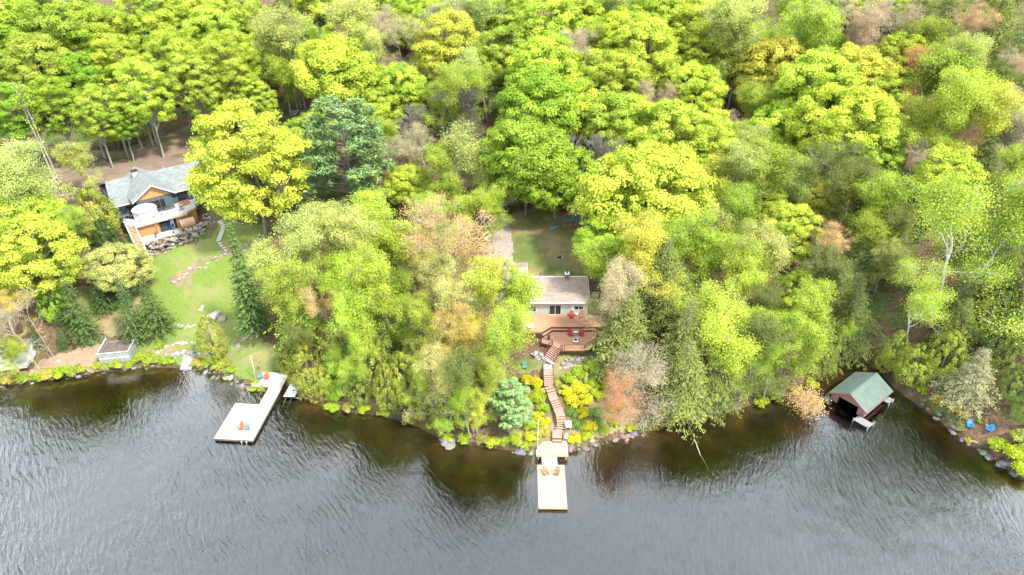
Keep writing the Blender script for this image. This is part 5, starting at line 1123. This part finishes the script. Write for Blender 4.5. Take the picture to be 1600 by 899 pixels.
# roofs
zr = 18.65
MB().slab((xl-.5, 1.9, ZE), (xr+.4, 1.9, ZE), (xr+.4, 9.2, zr), (xl+.6, 9.2, zr), .14).build('roof', M['roofgrey'], r)
MB().slab((xl+.6, 9.203, zr), (xr+.4, 9.203, zr), (xr+.4, 15.4, ZE), (xl-.5, 15.4, ZE), .14).build('roof', M['roofgrey'], r)
for sd_ in (-1, 1): MB().slab((0, -.1, 19.5), (0, 11.6, 19.5), (sd_*3.85, 11.6, 17.0), (sd_*3.85, -.1, 17.0), .14).build('gable_roof', M['roofgrey'], r)
MB().add([(-3.6, 11.5, 16.9), (3.6, 11.5, 16.9), (0, 11.5, 19.35), (-3.6, 11.4, 16.9), (3.6, 11.4, 16.9), (0, 11.4, 19.35)], [(0, 1, 2), (5, 4, 3), (0, 2, 5, 3), (1, 4, 5, 2)]).build('rear_gable', M['slate'], r)
for sd_ in (-1, 1): MB().beam((0, -.16, 19.4), (sd_*3.85, -.16, 16.92), .06, .22).build('bargeboard', M['white'], r)
MB().box(xl-.5, -3.9, 1.82, 1.895, ZE-.2, ZE-.02).build('gutter', M['white'], r); MB().box(3.9, xr+.4, 1.82, 1.895, ZE-.2, ZE-.02).build('gutter', M['white'], r)
ch = MB().box(-1.3, -.3, 7.6, 8.5, 18.2, 19.9).build('chimney', M['patio'], r); MB().box(-1.4, -.2, 7.5, 8.6, 19.903, 20.0).build('chimney_cap', M['black'], ch)
MB().tube((4.5, 8.6, 18.3), (4.5, 8.6, 19.1), .08).build('vent_pipe', M['white'], r)
# big window, doors
wd = MB(); wd.box(-1.9, 1.7, .42, .547, 14.4, 14.5).box(-1.9, 1.7, .42, .547, 16.2, 16.3).box(-1.9, -1.8, .42, .547, 14.5, 16.2).box(1.6, 1.7, .42, .547, 14.5, 16.2).box(-1.0, -.9, .42, .547, 14.5, 16.2).box(.75, .85, .42, .547, 14.5, 16.2)
w_ = wd.build('window', M['brownboard'], r)
for a, b in ((-1.8, -1.0), (-.9, .75), (.85, 1.6)): MB().box(a, b, .48, .5, 14.5, 16.2).build('pane', M['glass'], w_)
MB().box(4.4, 6.2, 2.5, 2.597, 13.9, 15.9).build('patio_door', M['glass'], r); MB().box(-5.6, -3.8, 2.5, 2.597, 13.9, 15.9).build('patio_door', M['glass'], r)
MB().box(7.3, 8.6, 2.5, 2.597, 14.6, 15.7).build('window', M['glass'], r)
MB().box(-.9, 2.1, -2.45, -2.352, Z0+.05, 13.3).build('dark_opening_panel', M['glass'], r)  # dark panel on the wall, its colour stands in for shade inside the opening
# deck of the house
r = empty('house_deck', HO, math.atan2(HU.y, HU.x), 'raised pale deck with white railing around the blue-grey house', 'deck')
dk = [(-6.2, 2.5), (-6.2, -.9), (-4.9, -2.8), (4.2, -2.8), (6.3, -1.6), (7.4, 2.5)]
stuff(boards(MB(), -6.2, 7.4, -2.8, 2.5, ZD, 'x', .15, poly=dk).build('decking', M['whitewood'], r))
MB().box(-4.9, 4.2, -2.9, -2.803, 13.3, 13.79).build('fascia', M['whitewood'], r); MB().beam((4.2, -2.86, 13.6), (6.3, -1.66, 13.6), .06, .4).build('fascia', M['orange'], r); MB().beam((-4.9, -2.86, 13.6), (-6.25, -.95, 13.6), .06, .4).build('fascia', M['whitewood'], r)
MB().box(4.62, 6.1, -1.7, 2.5, 10.6, 13.4).build('lower_wall', M['orange'], r)
rp = [(-6.1, -.95), (-5.8, -1.5), None, (-4.8, -2.7), (-3.3, -2.7), (-1.8, -2.7), (-.3, -2.7), (1.2, -2.7), (2.7, -2.7), (4.2, -2.7), (5.2, -2.15), (6.2, -1.55), (6.8, .4), (7.3, 2.3)]
prev = None
for p in rp:
    if p is None: prev = None; continue
    MB().box(p[0]-.05, p[0]+.05, p[1]-.05, p[1]+.05, ZD, ZD+1.05).build('railing_post', M['white'], r)
    if prev:
        MB().beam((*prev, ZD+1.05), (*p, ZD+1.05), .09, .05).build('top_rail', M['white'], r); MB().beam((*prev, ZD+.12), (*p, ZD+.12), .05, .05).build('bottom_rail', M['white'], r)
        nb = max(2, int(math.hypot(p[0]-prev[0], p[1]-prev[1])/.14)); mb = MB()
        for k in range(1, nb): x = prev[0]+(p[0]-prev[0])*k/nb; y = prev[1]+(p[1]-prev[1])*k/nb; mb.box(x-.012, x+.012, y-.012, y+.012, ZD+.14, ZD+1.02)
        stuff(mb.build('balusters', M['white'], r))
    prev = p
for x in (-4.7, -1.5, 1.5, 4.0): MB().box(x-.08, x+.08, -2.75, -2.6, Z0, 13.5).build('support_post', M['orange'], r)
# stairs down the left of the house deck
r = empty('hill_stairs', HO, math.atan2(HU.y, HU.x), 'long straight pale stairs from the house deck down to the lawn', 'stairs')
for k in range(26):
    t = (k+1)/26; y = -2.0-6.6*k/26; z = ZD-(ZD-8.9)*t
    MB().box(-6.15, -4.95, y-.25, y, z-.05, z).build('tread', M['newwood'], r)
for x in (-6.2, -4.9):
    MB().beam((x, -1.9, ZD-.15), (x, -8.7, 8.75), .07, .3).build('stringer', M['white'], r); MB().beam((x, -1.9, ZD+.95), (x, -8.7, 9.85), .08, .07).build('handrail', M['white'], r)
    for t in (0, .25, .5, .75, 1): MB().box(x-.04, x+.04, -1.9-6.8*t-.04, -1.9-6.8*t+.04, ZD-5.05*t-.2, ZD+.95-4.9*t-.03).build('post', M['white'], r)
# patio
r = empty('patio', HO, math.atan2(HU.y, HU.x), 'pale stone patio under the deck of the blue-grey house', 'patio')
for i in range(9):
    for j in range(3): MB().box(-4.9+i*1.12+.01, -4.9+(i+1)*1.12-.01, -4.9+j*.84+.01, -4.9+(j+1)*.84-.01, Z0-.6, Z0+.08+srng.uniform(-.004, .004)).build('paving_slab', M['patio'], r)
# gazebo on the deck
w = hw(-2.35, -1.0, ZD); r = empty('gazebo', w, math.atan2(HU.y, HU.x), 'white octagonal screened gazebo standing on the house deck', 'gazebo')
NG = 10; ring = [(2.05*math.cos(2*math.pi*(k+.5)/NG), 1.7*math.sin(2*math.pi*(k+.5)/NG)) for k in range(NG)]
for k in range(NG):
    p, q = ring[k], ring[(k+1) % NG]
    MB().box(p[0]-.04, p[0]+.04, p[1]-.04, p[1]+.04, 0, 2.0).build('post', M['white'], r); MB().beam((*p, .08), (*q, .08), .05, .1).beam((*p, .75), (*q, .75), .04, .05).beam((*p, 1.95), (*q, 1.95), .06, .12).build('rail', M['white'], r)
    MB().slab((p[0]*.97, p[1]*.97, .1), (q[0]*.97, q[1]*.97, .1), (q[0]*.97, q[1]*.97, 1.93), (p[0]*.97, p[1]*.97, 1.93), .008).build('screen', M['screen'], r)
rf = MB(); lv_ = [(1.08, 1.98), (.95, 2.28), (.7, 2.52), (.4, 2.68), (.02, 2.74)]; vs = []; fs = []
for a, z in lv_: vs += [(x*a, y*a, z) for x, y in ring]
for l in range(4): fs += [(l*NG+k, l*NG+(k+1) % NG, (l+1)*NG+(k+1) % NG, (l+1)*NG+k) for k in range(NG)]
fs.append(tuple(range(NG-1, -1, -1))); rf.add(vs, fs); rf.build('roof', M['white'], r)
# furniture of the house deck
w = hw(1.4, -1.2, ZD); r = empty('barbecue', w, math.atan2(HU.y, HU.x), 'stainless barbecue with a black hood on the house deck', 'barbecue')
MB().box(-1.1, 1.1, -.35, .35, .1, .85).build('cabinet', M['white'], r); MB().box(-1.2, 1.2, -.4, .4, .853, .9).build('counter', M['steel'], r); MB().tube((-.55, 0, 1.0), (.55, 0, 1.0), .3, n=12).build('hood', M['black'], r); MB().tube((-.45, -.36, 1.05), (.45, -.36, 1.05), .025).build('handle', M['steel'], r)
w = hw(5.1, 1.0, ZD); r = empty('hot_tub', w, math.atan2(HU.y, HU.x), 'low square orange cedar planter tub on the house deck', 'tub')
MB().box(-.8, .8, -.7, .7, 0, .55).build('body', M['orange'], r); MB().box(-.7, .7, -.6, .6, .553, .6).build('top', M['redwall'], r); MB().box(-.86, .86, -.76, -.7, .45, .58).build('rim', M['orange'], r)
w = hw(3.9, -.9, ZD); r = empty('waste_bin', w, .6, 'small dark grey bin on the house deck', 'bin'); MB().box(-.3, .3, -.3, .3, 0, .75).build('body', M['slate'], r); MB().slab((-.33, -.33, .79), (.33, -.33, .79), (.33, .33, .84), (-.33, .33, .84), .04).build('lid', M['greyboard'], r)
w = hw(-5.3, 1.2, ZD); r = empty('patio_table', w, .6, 'dark patio table at the left end of the house deck', 'table'); MB().box(-.6, .6, -.45, .45, .68, .72).build('tabletop', M['slate'], r)
for x in (-.5, .5):
    for y in (-.35, .35): MB().box(x-.03, x+.03, y-.03, y+.03, 0, .68).build('leg', M['black'], r)
for k, (u, v, a) in enumerate([(-5.9, .6, 1.2), (-4.6, .9, 2.6), (-5.0, 2.0, 4.)]):
    adirondack('patio_chair', (.05, .06, .09), hw(u, v, ZD), a+.67, f'dark blue chair {["left of", "right of", "behind"][k]} the dark patio table', 'dark chairs on the house deck')
w = hw(1.2, -2.75, Z0+.08); r = empty('kayak', w, math.atan2(HU.y, HU.x), 'bright blue upright kayak leaning in the opening under the deck', 'kayak')
vs, fs = [], []
for i in range(9):
    t = i/8; s = math.sin(math.pi*min(max(t, .03), .97))**.6
    for k in range(8): a = k*math.pi/4; vs.append((math.cos(a)*.32*s, math.sin(a)*.16*s-.1+t*.25, .05+t*1.9))
for i in range(8): fs += [(i*8+k, i*8+(k+1) % 8, (i+1)*8+(k+1) % 8, (i+1)*8+k) for k in range(8)]
fs += [tuple(range(7, -1, -1)), tuple(range(64, 72))]
o = MB().add(vs, fs).build('hull', M['paint'], r, smooth=True); o.color = (.02, .25, .65, 1); MB().box(-.13, .13, -.22, -.12, .8, 1.3).build('cockpit', M['black'], r)
w = hw(-2.0, -3.2, Z0+.08); r = empty('bicycle_rack', w, .3, 'small dark patio planter in front of the orange wall', 'planter'); r.name = 'planter'; MB().tube((0, 0, 0), (0, 0, .4), .22, .3, 10).build('pot', M['greyboard'], r); o = obj('foliage', BUSH[1], r, loc=(0, 0, .35), sc=(.45, .45, .5)); o.color = (.3, .35, .15, 1)
for u, nm in ((-2.3, 'left'), (.8, 'right')):
    w = hw(u, -4.1, Z0+.08); r = empty('lantern', w, 0, f'little black lantern on the {nm} half of the pale patio', 'lantern'); MB().box(-.1, .1, -.1, .1, 0, .3).build('body', M['black'], r); MB().tube((0, 0, .3), (0, 0, .4), .11, .02).build('cap', M['black'], r)
# barrel sauna
w = at(295, 359, 10.9); r = empty('barrel_sauna', w, math.atan2(HU.y, HU.x), 'cedar barrel sauna lying beside the patio of the blue-grey house', 'sauna')
nst = 22
for k in range(nst):
    a0_, a1_ = 2*math.pi*k/nst, 2*math.pi*(k+.93)/nst; R0, R1 = 1.05, .98; c0, s0_, c1, s1_ = math.cos(a0_), math.sin(a0_), math.cos(a1_), math.sin(a1_)
    MB().add([(-1.3, c0*R0, 1.2+s0_*R0), (-1.3, c1*R0, 1.2+s1_*R0), (-1.3, c1*R1, 1.2+s1_*R1), (-1.3, c0*R1, 1.2+s0_*R1), (1.3, c0*R0, 1.2+s0_*R0), (1.3, c1*R0, 1.2+s1_*R0), (1.3, c1*R1, 1.2+s1_*R1), (1.3, c0*R1, 1.2+s0_*R1)],
             [(0, 1, 2, 3), (7, 6, 5, 4), (0, 4, 5, 1), (1, 5, 6, 2), (2, 6, 7, 3), (3, 7, 4, 0)]).build('stave', M['barrel'], r)
for x in (-1.2, 1.2): MB().tube((x-.03, 0, 1.2), (x+.03, 0, 1.2), .975, n=24).build('end_wall', M['orange'], r)
for x in (-.9, 0, .9):
    mb = MB()
    for k in range(24): a, b = 2*math.pi*k/24, 2*math.pi*(k+1)/24; mb.beam((x, math.cos(a)*1.06, 1.2+math.sin(a)*1.06), (x, math.cos(b)*1.06, 1.2+math.sin(b)*1.06), .05, .02, up=(1, 0, 0))
    mb.build('hoop', M['steel'], r)
for x in (-.8, .8): MB().box(x-.1, x+.1, -.8, .8, -.3, .3).build('cradle', M['brownboard'], r)
MB().box(-1.28, -1.235, -.3, .3, .5, 1.9).build('door', M['glass'], r)
w = hw(9.2, -.4, 0); w.z = hz(w.x, w.y); r = empty('outdoor_steps', w, math.atan2(HU.y, HU.x), 'grey wooden steps at the right end of the house deck', 'steps')
for k in range(9): MB().box(-1.6+k*.3, -1.3+k*.3+.02, -.6, .6, 2.2-k*.27, 2.25-k*.27).build('tread', M['whitewood'], r)
for y in (-.62, .62): MB().beam((-1.6, y, 2.2), (1.2, y, -.2), .06, .25).build('stringer', M['white'], r); MB().beam((-1.6, y, 3.1), (1.2, y, .7), .06, .06).build('handrail', M['white'], r)

# sunken branch in the lake
r = empty('sunken_branch', at(1092, 712, -.1), 0, 'thin dead branch rising from the water right of the straight dock', 'branch'); segs = []
limb(segs, (-.3, 2.2, .9), (.2, 0, .05), .09, .06, np.random.default_rng(1), 4); limb(segs, (.2, 0, .05), (.9, -2.2, -.5), .06, .02, np.random.default_rng(2), 4)
o = obj('stem', tubes(segs, 6), r); o.color = (.45, .40, .33, 1)
segs = []; limb(segs, (-.3, 2.2, .9), (-.8, 1.4, .5), .03, .01, np.random.default_rng(3), 3); o = obj('twig', tubes(segs, 5), r); o.color = (.45, .40, .33, 1)
print('trees', len(TREES), 'objects', len(bpy.data.objects), 'tris', sum(len(m.polygons) for m in bpy.data.meshes)*2)
